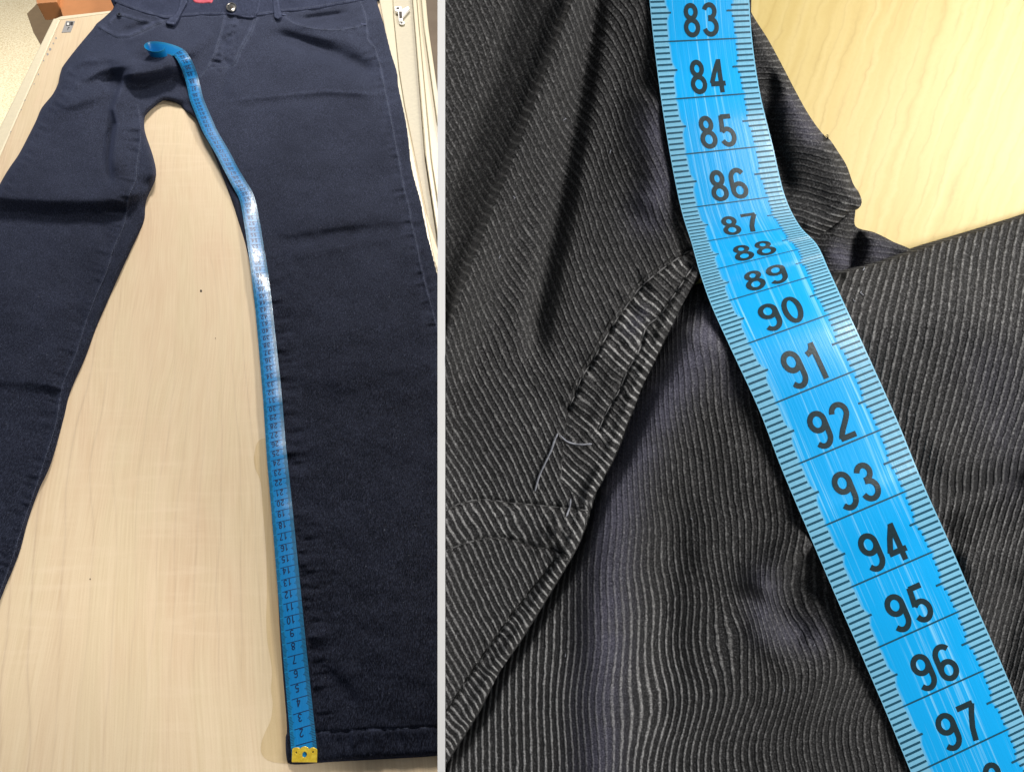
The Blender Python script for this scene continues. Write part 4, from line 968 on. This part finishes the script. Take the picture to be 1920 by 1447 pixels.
# ---------------------------------------------------------------- right tape
LR = {81: ((1205, -136), (1397, -140)), 82: ((1215, -28), (1403, -34)), 83: ((1226, 79.6), (1410, 71)), 84: ((1239.8, 187.8), (1425, 174)), 85: ((1256.7, 292.3), (1448.8, 272.4)), 86: ((1277, 392), (1471.4, 366)),
 87: ((1297, 457), (1499, 422.7)), 88: ((1312.5, 512), (1532, 459)), 89: ((1334, 573), (1555, 508)), 90: ((1371, 655), (1587, 578)), 91: ((1423, 768), (1635, 682)), 92: ((1467, 882), (1684, 792)),
 93: ((1516, 998), (1731, 907)), 94: ((1565.4, 1113.6), (1781.4, 1020)), 95: ((1615.3, 1227.5), (1829, 1132)), 96: ((1662.7, 1338), (1877, 1241.7)), 97: ((1710, 1452), (1923, 1351)), 98: ((1758, 1566), (1970, 1460)), 99: ((1806, 1680), (2017, 1570))}
for k in range(100, 104): LR[k] = tuple((2*LR[k-1][i][0]-LR[k-2][i][0], 2*LR[k-1][i][1]-LR[k-2][i][1]) for i in (0, 1))
for k in range(80, 77, -1): LR[k] = tuple((2*LR[k+1][i][0]-LR[k+2][i][0]+2, 2*LR[k+1][i][1]-LR[k+2][i][1]) for i in (0, 1))
ks = np.array(sorted(LR)); Lp = np.array([LR[k][0] for k in ks], float); Rp = np.array([LR[k][1] for k in ks], float)
def crom(s, A):
    i = np.clip(np.floor(s-ks[0]).astype(int), 1, len(ks)-3); t = (s-ks[0]-i)[:, None]
    p0, p1, p2, p3 = A[i-1], A[i], A[i+1], A[i+2]
    return 0.5*(2*p1+(-p0+p2)*t+(2*p0-5*p1+4*p2-p3)*t*t+(-p0+3*p1-3*p2+p3)*t**3)
sR = np.linspace(80, 101, 421)
def fabR(P):
    z = np.zeros(len(P))
    for poly, hf in ((AP, HA), (EP, HE), (GPS, HG), (HPS, HHf)):
        m = inside(P, poly); zz = hf(P); z = np.where(m, np.maximum(z, zz), z)
    return z
hz = np.max([fabR(crom(sR, Lp)*(1-t)+crom(sR, Rp)*t) for t in (-0.05, .08, .25, .4, .6, .75, .92, 1.05)], axis=0)+0.002
for _ in range(4): hz = np.maximum(hz, smooth1(hz, 10))
hz = smooth1(hz, 8)+0.0006
def surfR(s, t, lift):
    s = np.asarray(s, float); t = np.asarray(t, float); s = np.clip(s, 80.0, 100.999)
    P = crom(s, Lp)*(1-t)[:, None]+crom(s, Rp)*t[:, None]
    z = np.interp(s, sR, hz) + 0.0007*(1-((t-.5)*2)**2) + 0.0010*np.sin(s*1.1)*(t-.5)
    return atR(P, z+lift)
tr = thing('tape_measure', 'blue tape measure running diagonally over the charcoal ribbed trousers, large numbers 83 to 97', 'tape measure', tuple(atR([(1450, 700)], 0.05)[0]))
TRp = Tape(surfR, tr, M_printR, M_tickR, 80.0, 101.0, 520, M_tapeR, 0.00022)
for N in range(81, 101): TRp.number(N, tcm=1.95, height=0.60, s_end=0.055, tc=0.50)
tk = []
for n in range(80, 101):
    for q in range(1, 10):
        l_ = 0.150+(0.012 if q in (4, 6) else 0)+(0.055 if q == 5 else 0)
        l2 = 0.172+(0.012 if q in (4, 6) else 0)+(0.06 if q == 5 else 0)
        tk.append((n+q/10, 0.034, 0.010, l_)); tk.append((n+q/10, 0.034, 1-l2, 0.99))
TRp.bars('tick_marks', tk, M_tickR)
TRp.bars('centimetre_line', [(n, 0.026, 0.01, 0.99) for n in range(81, 101)], M_tickR)
